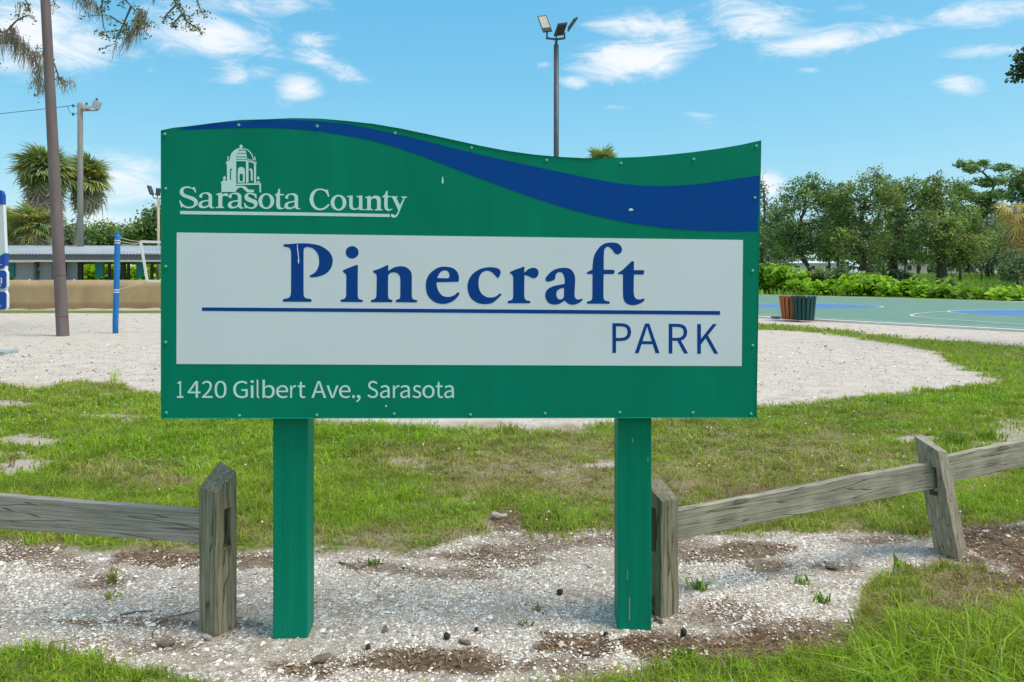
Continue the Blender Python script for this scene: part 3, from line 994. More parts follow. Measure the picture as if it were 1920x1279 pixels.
def glyph(ch, x0, x1, base, unit):
    """outline of a plain sans letter set between two columns on a baseline row"""
    rings = [[tuple(map(float, p.split(','))) for p in r.split()] for r in GLYPHS[ch]]
    lo = min(p[0] for r in rings for p in r)
    hi = max(p[0] for r in rings for p in r)
    rings = [[sgn(x0 + (p[0] - lo) / (hi - lo) * (x1 - x0), base - p[1] * unit) for p in r] for r in rings]

    def area(r):
        return sum(r[i - 1][0] * r[i][1] - r[i][0] * r[i - 1][1] for i in range(len(r))) / 2
    rings.sort(key=lambda r: -abs(area(r)))
    if ch == 'i':
        return [(r, []) for r in rings]
    return [(rings[0], rings[1:])]


for ch, x0, x1, b0 in (('P', 1148.2, 1183.3, 661.6), ('A', 1190, 1236.6, 662.2), ('R', 1253.8, 1290, 662.7), ('K', 1307.2, 1346.5, 663.2)):
    on_board('letter', glyph(ch, x0, x1, b0, 55.6 / 257), DT, M_INK, white)
ADDR = [('1', 332, 343.8), ('4', 352, 375.8), ('2', 378.6, 398.8), ('0', 402.5, 424.7), ('G', 437.2, 464.6), ('i', 469.7, 476), ('l', 481.4, 486.2), ('b', 492.3, 515.2), ('e', 517.7, 540.2), ('r', 544.2, 555.2), ('t', 558.3, 572.8), ('A', 584, 611.6), ('v', 612.3, 634.6), ('e', 635.6, 657.2), ('.', 660.2, 665.6), (',', 667.8, 676), ('S', 689, 708.8), ('a', 712.5, 730.6), ('r', 736.7, 749.3), ('a', 750.3, 768.6), ('s', 773.4, 789.9), ('o', 791.9, 815), ('t', 817.2, 830.6), ('a', 832.8, 851)]
for ch, x0, x1 in ADDR:
    on_board('letter', glyph(ch, x0, x1, 746.1, 31.4 / 257), .0009, M_PALE, board)

G4 = (325, 330, 8)
s4 = {
    'S': ('298,172* 318,165* 345,245* 330,252* 310,215 270,190 210,180 165,195 150,230 165,265 220,290 300,315 350,350 368,390 360,430 320,465 260,485 200,482 150,462 138,455* 140,472* 120,475* 88,370* 105,365* 130,410 180,450 230,462 280,455 310,430 312,400 290,372 230,345 160,320 115,290 98,250 105,205 140,172 190,157 240,160 280,180', None),
    'r': ('637,275* 700,255 735,252* 735,285* 760,265 800,260 825,280 815,300 790,305 765,295 735,315* 735,455 760,468* 760,482* 640,482* 640,468* 672,458 675,440 675,300 665,285 640,288*', None),
    's': ('1228,270* 1245,268* 1250,335* 1235,338* 1215,300 1180,278 1140,275 1120,295 1135,318 1190,345 1240,365 1262,400 1255,450 1215,485 1160,493 1110,480 1095,475* 1092,488* 1078,488* 1058,405* 1072,402* 1095,440 1140,470 1185,470 1215,450 1210,425 1180,405 1120,385 1080,355 1068,315 1085,275 1130,255 1180,255', None),
    't': ('1525,285* 1565,250 1575,195* 1600,195* 1600,268* 1660,275* 1660,290* 1600,292* 1600,440 1612,472 1640,480 1665,470 1668,478* 1650,492 1600,502 1560,485 1545,440 1545,295* 1522,298*', None),
    'C': ('2295,215* 2315,200* 2340,310* 2320,315* 2300,265 2260,225 2200,210 2145,230 2110,290 2100,350 2115,420 2150,470 2200,488 2260,475 2310,435 2330,420* 2345,430* 2315,470 2260,505 2200,515 2130,500 2075,450 2047,380 2047,320 2075,250 2130,205 2200,190 2250,197', None),
    'u': ('2605,300* 2690,295* 2690,440 2705,480 2740,488 2785,465* 2785,330 2770,318 2750,315* 2748,302* 2835,295* 2835,495* 2878,500* 2878,511* 2790,515* 2788,490* 2750,508 2700,510 2655,490 2640,440 2640,330 2625,318 2605,314*', None),
    'n': ('2880,318* 2950,298* 2960,300* 2960,330* 3010,300 3060,298 3100,320 3112,370 3112,490 3140,505* 3140,518* 3025,518* 3025,503* 3050,495 3055,470 3055,380 3040,345 3005,335 2965,355* 2963,490 2995,500* 2995,515* 2882,513* 2882,500* 2905,492 2908,470 2908,345 2898,332 2880,332*', None),
    't2': ('3135,310* 3175,275 3192,225* 3212,225* 3215,300* 3270,304* 3270,318* 3215,320* 3215,460 3225,495 3255,500 3280,488* 3288,498* 3260,518 3220,525 3185,510 3165,465 3165,320* 3135,322*', None),
    'y': ('3275,305* 3365,308* 3365,322* 3345,328 3400,440* 3450,335 3435,325 3418,322* 3418,308* 3505,310* 3505,322* 3480,330 3465,355 3390,540 3360,600 3320,625 3280,620 3263,595 3275,572 3300,575 3320,590 3345,580 3375,520* 3295,345 3280,325 3275,320*', None),
}
for s, h in s4.values():
    on_board('letter', [(parse(s, *G4), [])], .0009, M_PALE, board)
aa = '395,320 388,305 410,270 460,250 520,248 565,270 580,310 580,440 590,468 615,470* 617,480* 580,487 550,478 535,455* 500,475 440,485 395,472 377,440 390,400 430,375 500,362 530,355* 530,310 515,280 480,268 450,272 432,295 435,315 415,330'
ai = '530,378* 480,385 440,400 428,430 445,455 480,458 515,440 530,420*'
for dx, dy in ((0, 0), (440, 4), (1290, 15)):
    on_board('letter', [(parse(aa, *G4, dx, dy), [parse(ai, *G4, dx, dy)])], .0009, M_PALE, board)
for cx, cy in ((1395, 379), (2478, 402)):
    on_board('letter', [(ell(cx, cy, 118, 118, *G4), [ell(cx, cy, 63, 95, *G4)])], .0009, M_PALE, board)
on_board('underline', [([sgn(338, 395.7), sgn(565, 398.4), sgn(730.8, 401.4), sgn(730.8, 407), sgn(565, 404.5), sgn(338, 401.7)], [])], .0009, M_PALE, board)
G6 = (400, 262, 11.625)


def zig(y, x0, x1, n, amp, th):
    up = []
    for k in range(n + 1):
        x = x0 + (x1 - x0) * k / n
        up.append((x, y + (amp if k % 2 else -amp)))
    pts = up + [(x, yy + th) for x, yy in reversed(up)]
    return [sgn(x / G6[2] + G6[0], yy / G6[2] + G6[1]) for x, yy in pts]


E = [
    ('590,180* 540,190 470,225 400,295 370,370 358,450* 300,465* 272,505* 295,540* 300,905* 250,880* 215,885* 180,925* 160,930* 178,965* 178,1140* 485,1140* 505,1100 540,1062 590,1042 640,1055 690,1105 740,1148* 885,1148* 885,1095* 755,1085* 730,1045 680,1015 600,1008 510,1010* 490,1000* 500,960* 500,955* 497,440* 497,405* 503,300 545,220*', ['362,885* 362,670 375,636 410,630* 412,655* 388,670* 388,885*']),
    ('604,103* 648,140* 622,172* 650,182* 600,196* 560,184* 586,172* 566,140*', []),
    ('655,182* 730,205 800,255 850,325 872,395 880,445* 862,445* 852,390 825,325 775,262 715,218 650,194*', []),
    ('499,440* 720,440* 945,508* 935,540* 760,478* 720,470* 499,470*', []),
    ('499,405* 725,405* 735,412* 940,482* 940,496* 730,426* 499,424*', []),
    ('712,471* 766,481* 766,935* 712,935*', []), ('888,528* 930,541* 930,945* 888,945*', []),
    ('535,935* 535,660 560,612 610,596 660,612 685,660 685,935*', ['575,905* 575,765 610,742 645,765 645,905*']),
    ('780,640* 812,628 850,655 858,700 858,895* 818,895* 818,710 808,675 785,662*', []),
    ('503,957* 1042,950* 1042,980* 892,986* 503,988*', []), ('1003,986* 1038,982* 1038,1150* 1008,1150*', []),
    ('322,350* 340,400* 330,408* 342,440* 300,440* 316,408* 305,400*', []), ('905,360* 922,408* 914,416* 926,450* 886,440* 896,416* 890,408*', []),
    ('243,785* 280,850* 262,872* 225,872* 208,850*', []), ('975,790* 1012,852* 990,868* 945,856*', []), ('940,940* 950,905* 1000,905* 1022,938*', []),
]
loops = [(parse(o, *G6), [parse(h, *G6) for h in hs_]) for o, hs_ in E]
mid_dome = parse('556,200* 600,197 650,196* 700,240 722,320 728,404* 505,404* 508,300 530,235*', *G6)
loops.append((mid_dome, [zig(222, 545, 680, 6, 11, 20), zig(292, 522, 708, 8, 13, 20), zig(366, 514, 716, 8, 14, 20)]))
on_board('emblem', loops, .0009, M_PALE, board)
SCREWS = [(309.5, 252), (448, 235), (595, 237), (741, 250), (884, 277.5), (1025, 301), (1164, 306.5), (1300.5, 299), (1418, 274), (1415, 371), (1411, 508), (1411, 648), (1408, 776), (311, 354), (311, 500), (311, 642), (312, 774), (449, 779.5), (594, 778.5), (739, 776), (882, 777.5), (1022, 775.5), (1162, 773.5), (1299, 774)]
smb = MB()
smb.lathe((0, 0, 0), [(.0062, 0), (.0062, .0012), (.0045, .0026), (.0015, .003)], 10)
sme = smb.mesh('screw', True)
sme.transform(Matrix.Rotation(math.radians(90), 4, 'X'))
for p in SCREWS:
    x, y = sgn(*p)
    link('screw', sme, M_SCREW, board, (x, -.0012, y))
for (cx, cy, w, h, a) in ((830, 338, 1.6, 8, .15), (1183, 393, 4, 3, .6), (724, 761, 1.6, 2.4, 0)):
    pts = [sgn(cx + w * math.cos(t) * (1 + .3 * math.sin(3 * t)), cy + h * math.sin(t) * (1 + .2 * math.cos(2 * t))) for t in [k * math.pi / 5 for k in range(10)]]
    on_board('paint_chip', [(pts, [])], .0014, M_PALE, board)

# two square timber posts behind the board
for (pxl, pxr, base, rot, topz) in ((510.5, 573, 1192, 4.5, 1.80), (1159.5, 1222.5, 1176, -1.5, 1.62)):
    Y = CH * F / (base - HY)
    w = (pxr - pxl) * Y / F
    x = ((pxl + pxr) / 2 - CX) / F * Y
    Yf = (S_P.y + (x - S_P.x) * S_U.y / S_U.x) + .046
    m_ = MB()
    m_.box((0, 0, (topz - .35) / 2), (.138, .138, topz + .35))
    pme = m_.mesh('post', False, .006)
    po = link('post', pme, M_POSTG, sign, (x * (Yf / Y), Yf + .069, 0))
    po.rotation_euler = (0, 0, math.radians(rot))
# worn spots on the right post's face
rp = po
for (px, py, w, h) in ((1181, 1150, 1.6, 22), (1177, 1085, 1.2, 10), (1216, 866, 1.3, 5), (1187, 830, 1.5, 4)):
    x = ((px - 1191) * 3.02 / F)
    z = CH - (py - HY) * 3.03 / F
    m_ = MB()
    m_.box((x, -.0693, z), (w * 1.4 * .00215, .001, h * 2 * .00215))
    cme = m_.mesh('bare_wood', False)
    link('bare_wood', cme, flat_mat('bare_wood', (.20, .36, .17)), rp)

# ------------------------------------------------------------------ timber rail fences
M_POSTW = wood_mat('fence_post_wood', (.12, .10, .062), (.28, .245, .165), (.42, .37, .27), 'Z', (.235, .23, .14))
M_POSTW2 = wood_mat('fence_post_wood_grey', (.15, .125, .09), (.32, .28, .205), (.47, .415, .32), 'Z', (.39, .345, .26))
M_RAILW = wood_mat('fence_rail_wood_grey', (.16, .138, .12), (.36, .315, .275), (.54, .48, .425), 'X', (.40, .34, .265))
M_RAILL = wood_mat('fence_rail_wood_lichen', (.15, .13, .095), (.32, .285, .22), (.47, .425, .335), 'X', (.50, .475, .33))


def boolean_cut(me, cutters):
    o = bpy.data.objects.new('tmp', me)
    COL.objects.link(o)
    cs = []
    for cme_ in cutters:
        c = bpy.data.objects.new('tmpc', cme_)
        COL.objects.link(c)
        md = o.modifiers.new('b', 'BOOLEAN')
        md.operation = 'DIFFERENCE'
        md.solver = 'EXACT'
        md.object = c
        cs.append(c)
    dg = bpy.context.evaluated_depsgraph_get()
    dg.update()
    res = bpy.data.meshes.new_from_object(o.evaluated_get(dg))
    bpy.data.objects.remove(o)
    for c in cs:
        bpy.data.objects.remove(c)
    return res


def fence_post(parent, mat, corner, yaw, side, heights, lean=(0, 0), slot=None, seed=0):
    """square post; corner = its nearest corner on the ground, yaw = direction of its right-hand face;
    heights = tops at (near corner, right, back, left); slot = (axis, centre, z0, z1)"""
    c, s = math.cos(yaw), math.sin(yaw)
    o = link('post', bpy.data.meshes.new('post'), mat, parent, (corner[0], corner[1], 0))
    o.rotation_euler = (0, 0, yaw)
    base = [(0, 0), (side, 0), (side, side), (0, side)]
    NZ = 14
    rr = random.Random(seed)
    vs = []
    for k in range(NZ + 1):
        for j, (x, y) in enumerate(base):
            z = -.35 + (heights[j] + .35) * k / NZ
            f = max(0, z) / heights[j]
            lx = lean[0] * f
            ly = lean[1] * f
            w = .0016
            vs.append((x + lx * c + ly * s + rr.uniform(-w, w), y - lx * s + ly * c + rr.uniform(-w, w), z))
    fs = [(3, 2, 1, 0), (NZ * 4, NZ * 4 + 1, NZ * 4 + 2, NZ * 4 + 3)]
    for k in range(NZ):
        for j in range(4):
            j2 = (j + 1) % 4
            fs.append((k * 4 + j, k * 4 + j2, (k + 1) * 4 + j2, (k + 1) * 4 + j))
    me = bpy.data.meshes.new('post')
    me.from_pydata(vs, [], fs)
    if slot:
        ax, cc, z0, z1, wid = slot
        zc_ = (z0 + z1) / 2
        f = zc_ / heights[0]
        lx = (lean[0] * c + lean[1] * s) * f
        ly = (-lean[0] * s + lean[1] * c) * f
        b = MB()
        rotm = Matrix.Rotation(math.atan2((lean[0] * c + lean[1] * s), heights[0]), 3, 'Y')
        if ax == 'y':      # hole running through along local y
            b.box((cc + lx, side / 2 + ly, zc_), (wid, side * 3, z1 - z0), rotm)
        else:
            b.box((side / 2 + lx, cc + ly, zc_), (side * 3, wid, z1 - z0), rotm)
        me = boolean_cut(me, [b.mesh('cut')])
    bm = bmesh.new()
    bm.from_mesh(me)
    bmesh.ops.bevel(bm, geom=[e for e in bm.edges if len(e.link_faces) == 2 and e.calc_face_angle(0) > .7], offset=.0035, segments=2, profile=.6, affect='EDGES')
    bm.to_mesh(me)
    bm.free()
    me.materials.clear()
    me.materials.append(mat)
    o.data = me
    return o


def rail(parent, mat, a, b, h=.138, w=.038, seed=0):
    """sawn plank from a to b (centre line), edges a little uneven"""
    a = Vector(a)
    b = Vector(b)
    d = b - a
    L = d.length
    n = max(6, int(L / .07))
    rr = random.Random(seed)
    vs = []
    wob_t = [rr.uniform(-1, 1) for _ in range(n + 1)]
    wob_b = [rr.uniform(-1, 1) for _ in range(n + 1)]
    for k in range(n + 1):
        x = L * k / n
        t = h / 2 + .0010 * wob_t[k] + .0022 * math.sin(k * .21 + seed)
        bt = -h / 2 + .0010 * wob_b[k] + .0022 * math.sin(k * .17 + 2 + seed)
        vs += [(x, -w / 2 + rr.uniform(-.0012, .0012), bt), (x, w / 2, bt), (x, w / 2, t), (x, -w / 2 + rr.uniform(-.0012, .0012), t)]
    fs = [(0, 3, 2, 1), (4 * n, 4 * n + 1, 4 * n + 2, 4 * n + 3)]
    for k in range(n):
        for j in range(4):
            j2 = (j + 1) % 4
            fs.append((k * 4 + j, k * 4 + j2, k * 4 + 4 + j2, k * 4 + 4 + j)[::-1])
    me = bpy.data.meshes.new('rail')
    me.from_pydata(vs, [], fs)
    bm = bmesh.new()
    bm.from_mesh(me)
    bmesh.ops.recalc_face_normals(bm, faces=bm.faces)
    bmesh.ops.bevel(bm, geom=[e for e in bm.edges if e.calc_face_angle(0) > .9], offset=.0035, segments=2, profile=.6, affect='EDGES')
    bm.to_mesh(me)
    bm.free()
    me.update()
    o = link('rail', me, mat, parent, a)
    o.rotation_euler = d.to_track_quat('X', 'Z').to_euler()
    return o


fl = thing('wooden_fence', 'weathered grey fence with an empty slot in its post, left of the green sign', 'fence')
Fp = gnd(404, 1193)
fence_post(fl, M_POSTW, Fp, math.atan2(.89, .45), .106, (.578, .640, .675, .578), slot=('y', .053, 9, 9.1, .03), seed=3) if False else None
# local x runs along its right-hand face, so the slot pierces along local y
lp = fence_post(fl, M_POSTW, Fp, math.atan2(.86, .51), .104, (.578, .638, .672, .585), slot=('y', .060, .338, .498, .034), seed=3)
rail(fl, M_RAILW, (-3.15, 3.16, .535), (-1.235, 3.075, .418), .137, .038, 1)
fence_post(fl, M_POSTW, (-3.20, 3.10), math.radians(40), .104, (.60, .64, .67, .62), seed=9)
fr_ = thing('wooden_fence', 'weathered fence with a leaning post and lichen-spotted rails, right of the green sign', 'fence')
F2 = Vector(((1240 - CX) / F * 3.17, 3.17, 0))
fence_post(fr_, M_POSTW, F2, math.radians(34), .104, (.493, .487, .552, .556), slot=('x', .052, .262, .452, .036), seed=5)
F3 = gnd(1798, 1049)
fence_post(fr_, M_POSTW2, F3, math.radians(39), .118, (.555, .535, .60, .615), lean=(-.108, 0), slot=('x', .056, .318, .472, .044), seed=6)
r1 = rail(fr_, M_RAILL, (.668, 3.30, .346), (2.235, 3.915, .417), .132, .038, 4)
r2 = rail(fr_, M_RAILL, (2.285, 3.95, .430), (4.3, 4.62, .61), .138, .038, 8)
e1 = rail(fr_, M_RAILW, (.590, 3.268, .345), (.664, 3.297, .346), .126, .034, 2)
e1.data.materials.clear()
e1.data.materials.append(wood_mat('rail_end_wood', (.05, .035, .025), (.13, .09, .065), (.22, .16, .12), 'X'))
e1['label'] = 'dark broken stub of a rail left in the slot'
fence_post(fr_, M_POSTW2, (4.25, 4.56), math.radians(39), .11, (.68, .66, .70, .72), seed=12)


# ------------------------------------------------------------------ poles and lamps
M_STEEL = tex_mat('pole_dark_steel', [(.3, (.045, .055, .065)), (.7, (.075, .085, .095))], scale=4, rough=.5, spec=.4)
M_BROWNP = tex_mat('pole_brown_paint', [(.25, (.125, .094, .092)), (.55, (.165, .128, .124)), (.8, (.22, .175, .168))], scale=3.0, stretch=(1, 1, .25), rough=.7, bump=.1)
M_UTIL = tex_mat('utility_pole_timber', [(.3, (.24, .24, .21)), (.7, (.38, .37, .33))], scale=5, stretch=(6, 6, .4), rough=.85, bump=.2)
M_TANP = tex_mat('pole_tan', [(.3, (.42, .34, .24)), (.7, (.54, .45, .34))], scale=4, stretch=(4, 4, .4), rough=.8)
M_LENS = flat_mat('lamp_lens', (.62, .56, .46), rough=.25, spec=.5)
M_LAMPG = flat_mat('lamp_grey_housing', (.42, .44, .44), rough=.5, spec=.4)
M_BLACK = flat_mat('cable_black', (.03, .03, .032), rough=.6)
M_GALV = tex_mat('galvanised_metal', [(.3, (.40, .42, .43)), (.7, (.58, .60, .61))], scale=6, rough=.45, metal=.4)


def flood_head(parent, hinge, tilt, yaw, w, h, lens_side, mat=None):
    """flat floodlight panel standing on its hinge; lens on one face"""
    mat = mat or M_STEEL
    rot = Matrix.Rotation(yaw, 3, 'Z') @ Matrix.Rotation(tilt, 3, 'X')
    m_ = MB()
    m_.box((0, 0, h / 2 + .03), (w, .07, h))
    m_.box((0, 0, .04), (w * .9, .10, .08))
    me = m_.mesh('floodlight', False, .008)
    me.transform(rot.to_4x4())
    f = link('floodlight', me, mat, parent, hinge)
    m_ = MB()
    m_.box((0, lens_side * .037, h / 2 + .06), (w * .84, .006, h * .80))
    le = m_.mesh('lens')
    le.transform(rot.to_4x4())
    link('lens', le, M_LENS, f)
    m_ = MB()
    for k in range(6):
        m_.box((-w * .36 + k * w * .144, -lens_side * .045, h * .5), (.012, .03, h * .7))
    ce = m_.mesh('cooling_fins')
    ce.transform(rot.to_4x4())
    link('cooling_fins', ce, mat, f)
    return f


Yp = 30.0
b0 = at(1043, 520 + CH * F / Yp, Yp)
zt = at(1043, 84, Yp).z
lp_ = thing('floodlight_pole', 'tall dark steel pole with three tilted floodlights, rising behind the sign', 'light pole', (b0.x, Yp, 0), 0, None)
m_ = MB()
m_.tube([(0, 0, -.3), (0, 0, zt)], [.115, .100], 14)
m_.build('pole', M_STEEL, lp_, True)
m_ = MB()
m_.lathe((0, 0, 0), [(.24, 0), (.24, .03), (.14, .05), (.12, .12)], 14)
m_.build('base_flange', M_STEEL, lp_)
k = Yp / F
za = at(1043, 73, Yp).z
m_ = MB()
m_.tube([(0, 0, zt - .02), (0, 0, za)], .055, 8)
m_.tube([(-.42, .0, za + .03), (0, 0, za - .02), (.36, 0, za + .03)], .045, 8)
m_.tube([(-.37, 0, za), (-.37, 0, za + .27)], .035, 8)
m_.tube([(.0, 0, za), (.0, -.02, za + .19)], .03, 8)
m_.tube([(.33, 0, za), (.33, 0, za + .27)], .035, 8)
m_.build('bracket', M_STEEL, lp_, True)


def flood_free(parent, p00, p10, p01, depth, lens_front):
    """panel given by three corners (lower left, lower right, upper left) in the parent's frame"""
    o, a, c = Vector(p00), Vector(p10), Vector(p01)
    U, V = a - o, c - o
    N = U.cross(V).normalized() * depth      # towards the viewer when positive
    m_ = MB()
    vs = [o, o + U, o + U + V, o + V]
    m_.add([v - N * .5 for v in vs] + [v + N * .5 for v in vs], [(3, 2, 1, 0), (4, 5, 6, 7), (0, 1, 5, 4), (1, 2, 6, 5), (2, 3, 7, 6), (3, 0, 4, 7)])
    f = m_.build('floodlight', M_STEEL, parent, False, .01)
    s = .5 if lens_front else -.5
    q0 = o + U * .09 + V * .22
    m_ = MB()
    m_.add([q0 + N * s * 1.1, q0 + U * .80 + N * s * 1.1, q0 + U * .80 + V * .72 + N * s * 1.1, q0 + V * .72 + N * s * 1.1,
            q0 + N * s, q0 + U * .8 + N * s, q0 + U * .8 + V * .72 + N * s, q0 + V * .72 + N * s],
           [(0, 1, 2, 3) if lens_front else (3, 2, 1, 0), (0, 4, 5, 1), (1, 5, 6, 2), (2, 6, 7, 3), (3, 7, 4, 0)])
    m_.build('lens', M_LENS, f)
    m_ = MB()
    for i in range(7):
        b = o + U * (.14 + i * .12) + V * .15 - N * s
        e = b + V * .7
        m_.bar(b - N * s * .4, e - N * s * .4, .012, .05)
    m_.build('cooling_fins', M_STEEL, f)
    return f


def L(px, py, dy=0.0):
    p = at(px, py, Yp + dy)
    return (p.x - b0.x, dy, p.z)


flood_free(lp_, L(1018, 60.5, -.02), L(1035.5, 58.5, -.05), L(1007.5, 31.5, .30), .08, True)
flood_free(lp_, L(1038, 67.5, .05), L(1056, 65.5, .02), L(1046, 44.5, -.38), .08, False)
flood_free(lp_, L(1064.5, 58.5, .30), L(1064.5, 58.5, -.28), L(1082, 33, .28), .09, False)

# leaning brown pole by the sand court
pb = gnd(118, 630)
ptop = at(85, 0, pb.y)
dirp = (ptop - pb)
lean = dirp / dirp.z
bp_ = thing('leaning_pole', 'thick brown painted pole leaning left out of the sand court', 'pole', (pb.x, pb.y, 0))
m_ = MB()
hts = [-.3, 0, 1.5, 3, 5, 7, 9, 11.2]
m_.tube([(lean.x * z, lean.y * z, z) for z in hts], [.142 - .0042 * max(0, z) for z in hts], 20)
m_.build('pole', M_BROWNP, bp_, True)
for py, nm in ((592, 'band'), (515, 'band')):
    z = CH - (py - HY) * pb.y / F
    m_ = MB()
    m_.lathe((lean.x * z, lean.y * z, z), [(.144 - .0042 * z, -.012), (.150 - .0042 * z, -.010), (.150 - .0042 * z, .010), (.144 - .0042 * z, .012)], 20)
    m_.build('band', M_BROWNP, bp_, True)

# timber utility pole with two lamps
Yu = 45.0
ub = at(151, 520 + CH * F / Yu, Yu)
ut = at(150.5, 192, Yu).z
up_ = thing('utility_pole', 'grey timber utility pole with two floodlights on a side arm', 'utility pole', (ub.x, Yu, 0))
m_ = MB()
m_.tube([(0, 0, -.3), (-.02, 0, ut - .1), (-.02, 0, ut)], [.185, .15, .11], 12)
m_.build('pole', M_UTIL, up_, True)


def LU(px, py, dy=0):
    p = at(px, py, Yu + dy)
    return Vector((p.x - ub.x, dy, p.z))


m_ = MB()
m_.bar(LU(150, 208), LU(183, 207), .07)
m_.build('side_arm', M_UTIL, up_)
for (c, s, r) in ((LU(162, 201.5), (.42, .35, .26), 0.05), (LU(181, 197), (.42, .34, .5), .35)):
    m_ = MB()
    m_.box((0, 0, 0), s, Matrix.Rotation(r, 3, 'Y') @ Matrix.Rotation(.3, 3, 'Z'))
    h_ = m_.build('floodlight', M_LAMPG, up_, False, .04, c)
    m_ = MB()
    m_.tube([(0, 0, s[2] / 2 - .03), (.02, 0, s[2] / 2 + .16)], [.10, .05], 8)
    m_.build('lamp_cap', M_STEEL, h_)
    m_ = MB()
    m_.tube([(0, 0, -s[2] / 2 - .08), (0, 0, -s[2] / 2 + .05)], .04, 6)
    m_.build('yoke', M_STEEL, h_)
for p, e in ((LU(137, 198), LU(150, 200)), (LU(137, 214), LU(150, 212))):
    m_ = MB()
    m_.lathe((p.x, p.y, p.z - .1), [(.03, 0), (.07, .05), (.07, .12), (.03, .18)], 8)
    m_.tube([p, e], .02, 5)
    m_.build('insulator', M_STEEL, up_)
wire = MB()
wp = []
for t_ in range(15):
    u_ = t_ / 14
    a_, b_ = at(137, 198, Yu), Vector((-62, 52, 11.6))
    p = a_.lerp(b_, u_)
    p.z -= .5 * 4 * u_ * (1 - u_)
    wp.append(p)
wire.tube(wp, .018, 5)
wa, wb = at(126, 199, Yu), at(137, 214, Yu)
wire.tube([wa, wa.lerp(wb, .5) + Vector((-.03, 0, -.12)), wb], .014, 5)
tag(wire.build('power_line', M_BLACK), 'thin black overhead wire running left from the grey utility pole', 'wire')
b1 = at(-200, 520, 52)
ep = thing('utility_pole', 'timber utility pole at the far left end of the wire', 'utility pole', (-62, 52, 0))
m_ = MB()
m_.tube([(0, 0, -.3), (0, 0, 11.8)], [.18, .12], 10)
m_.build('pole', M_UTIL, ep, True)

# tan pole with two lamps beside the sign's left edge
Yt = 52.0
tb = at(297, 520 + CH * F / Yt, Yt)
tp = thing('floodlight_pole', 'slim tan pole with two lamps just left of the sign, beyond the pavilion', 'light pole', (tb.x, Yt, 0))


def LT(px, py, dy=0):
    p = at(px, py, Yt + dy)
    return Vector((p.x - tb.x, dy, p.z))


m_ = MB()
m_.tube([(0, 0, -.3), LT(297, 372)], [.115, .09], 10)
m_.build('pole', M_TANP, tp, True)
m_ = MB()
m_.tube([LT(285, 364), LT(288, 371), LT(297, 373), LT(306, 371), LT(309, 364)], .035, 6)
m_.tube([LT(295, 373), LT(295, 366)], .03, 6)
m_.build('bracket', M_STEEL, tp, True)
for (c, s, r) in ((LT(282.5, 357), (.12, .5, .66), -.35), (LT(296.5, 360), (.30, .12, .52), .12), (LT(311, 357), (.12, .5, .66), .35)):
    m_ = MB()
    m_.box((0, 0, 0), s, Matrix.Rotation(r, 3, 'Y'))
    m_.build('floodlight', M_STEEL, tp, False, .015, c)

# ------------------------------------------------------------------ volleyball court
M_PAD = tex_mat('pad_blue', [(.3, (.010, .15, .42)), (.7, (.014, .19, .50))], scale=4, stretch=(1, 1, .5), rough=.5, bump=.1)
M_TAPE = flat_mat('tape_white', (.74, .75, .72), rough=.7, var=.05)
M_ROPE = flat_mat('rope_cream', (.62, .58, .42), rough=.9)
vb = gnd(216.5, 625)
Yv = vb.y


def AV(px, py, dy=0):
    return at(px, py, Yv + dy)


def vpost(x, label):
    o = thing('volleyball_post', label, 'post', (x, Yv, 0), 0, 'volleyball posts')
    m_ = MB()
    m_.tube([(0, 0, -.3), (.0, 0, .3), (.03, 0, 1.3), (.055, 0, 2.50), (.055, 0, 2.55)], [.066, .070, .070, .070, .056], 14)
    m_.build('pad', M_PAD, o, True)
    m_ = MB()
    m_.lathe((.055, 0, 2.55), [(.045, -.02), (.045, .06), (.03, .075)], 10)
    m_.build('cap', M_PAD, o)
    for z, xx in ((1.06, .022), (1.12, .024), (2.33, .05), (2.39, .05)):
        m_ = MB()
        m_.lathe((xx, 0, z), [(.071, -.012), (.074, -.010), (.074, .010), (.071, .012)], 14)
        m_.build('strap', M_TAPE, o)
    return o


vpost(vb.x, 'blue padded volleyball post standing in the sand beside the leaning brown pole')
vx2 = vb.x + 8.9
vpost(vx2, 'second blue padded volleyball post, in the sand behind the sign')
net = thing('volleyball_net', 'white edged volleyball net strung from the blue padded post', 'net', (vb.x, Yv, 0))
tl, bl = AV(263.5, 453) - Vector((vb.x, Yv, 0)), AV(276, 526.5) - Vector((vb.x, Yv, 0))
trx, brx = 8.9 - .65, 8.9 - .82
m_ = MB()


def sag(z0, u):
    return z0 - .06 * 4 * u * (1 - u)


N_ = 24
tpts = [Vector((tl.x + (trx - tl.x) * i / N_, 0, sag(tl.z, i / N_))) for i in range(N_ + 1)]
bpts = [Vector((bl.x + (brx - bl.x) * i / N_, 0, sag(bl.z, i / N_))) for i in range(N_ + 1)]


def ribbon(pts, w, d):
    m = MB()
    vs = []
    for i, p in enumerate(pts):
        q = pts[min(i + 1, len(pts) - 1)] - pts[max(i - 1, 0)]
        n = Vector((-q.z, 0, q.x)).normalized() * w / 2
        vs += [p + n + Vector((0, -d, 0)), p - n + Vector((0, -d, 0)), p - n + Vector((0, d, 0)), p + n + Vector((0, d, 0))]
    fs = [(0, 1, 2, 3), tuple(4 * (len(pts) - 1) + k for k in (3, 2, 1, 0))]
    for i in range(len(pts) - 1):
        for j in range(4):
            j2 = (j + 1) % 4
            fs.append((4 * i + j, 4 * i + 4 + j, 4 * i + 4 + j2, 4 * i + j2))
    return m.add(vs, fs)


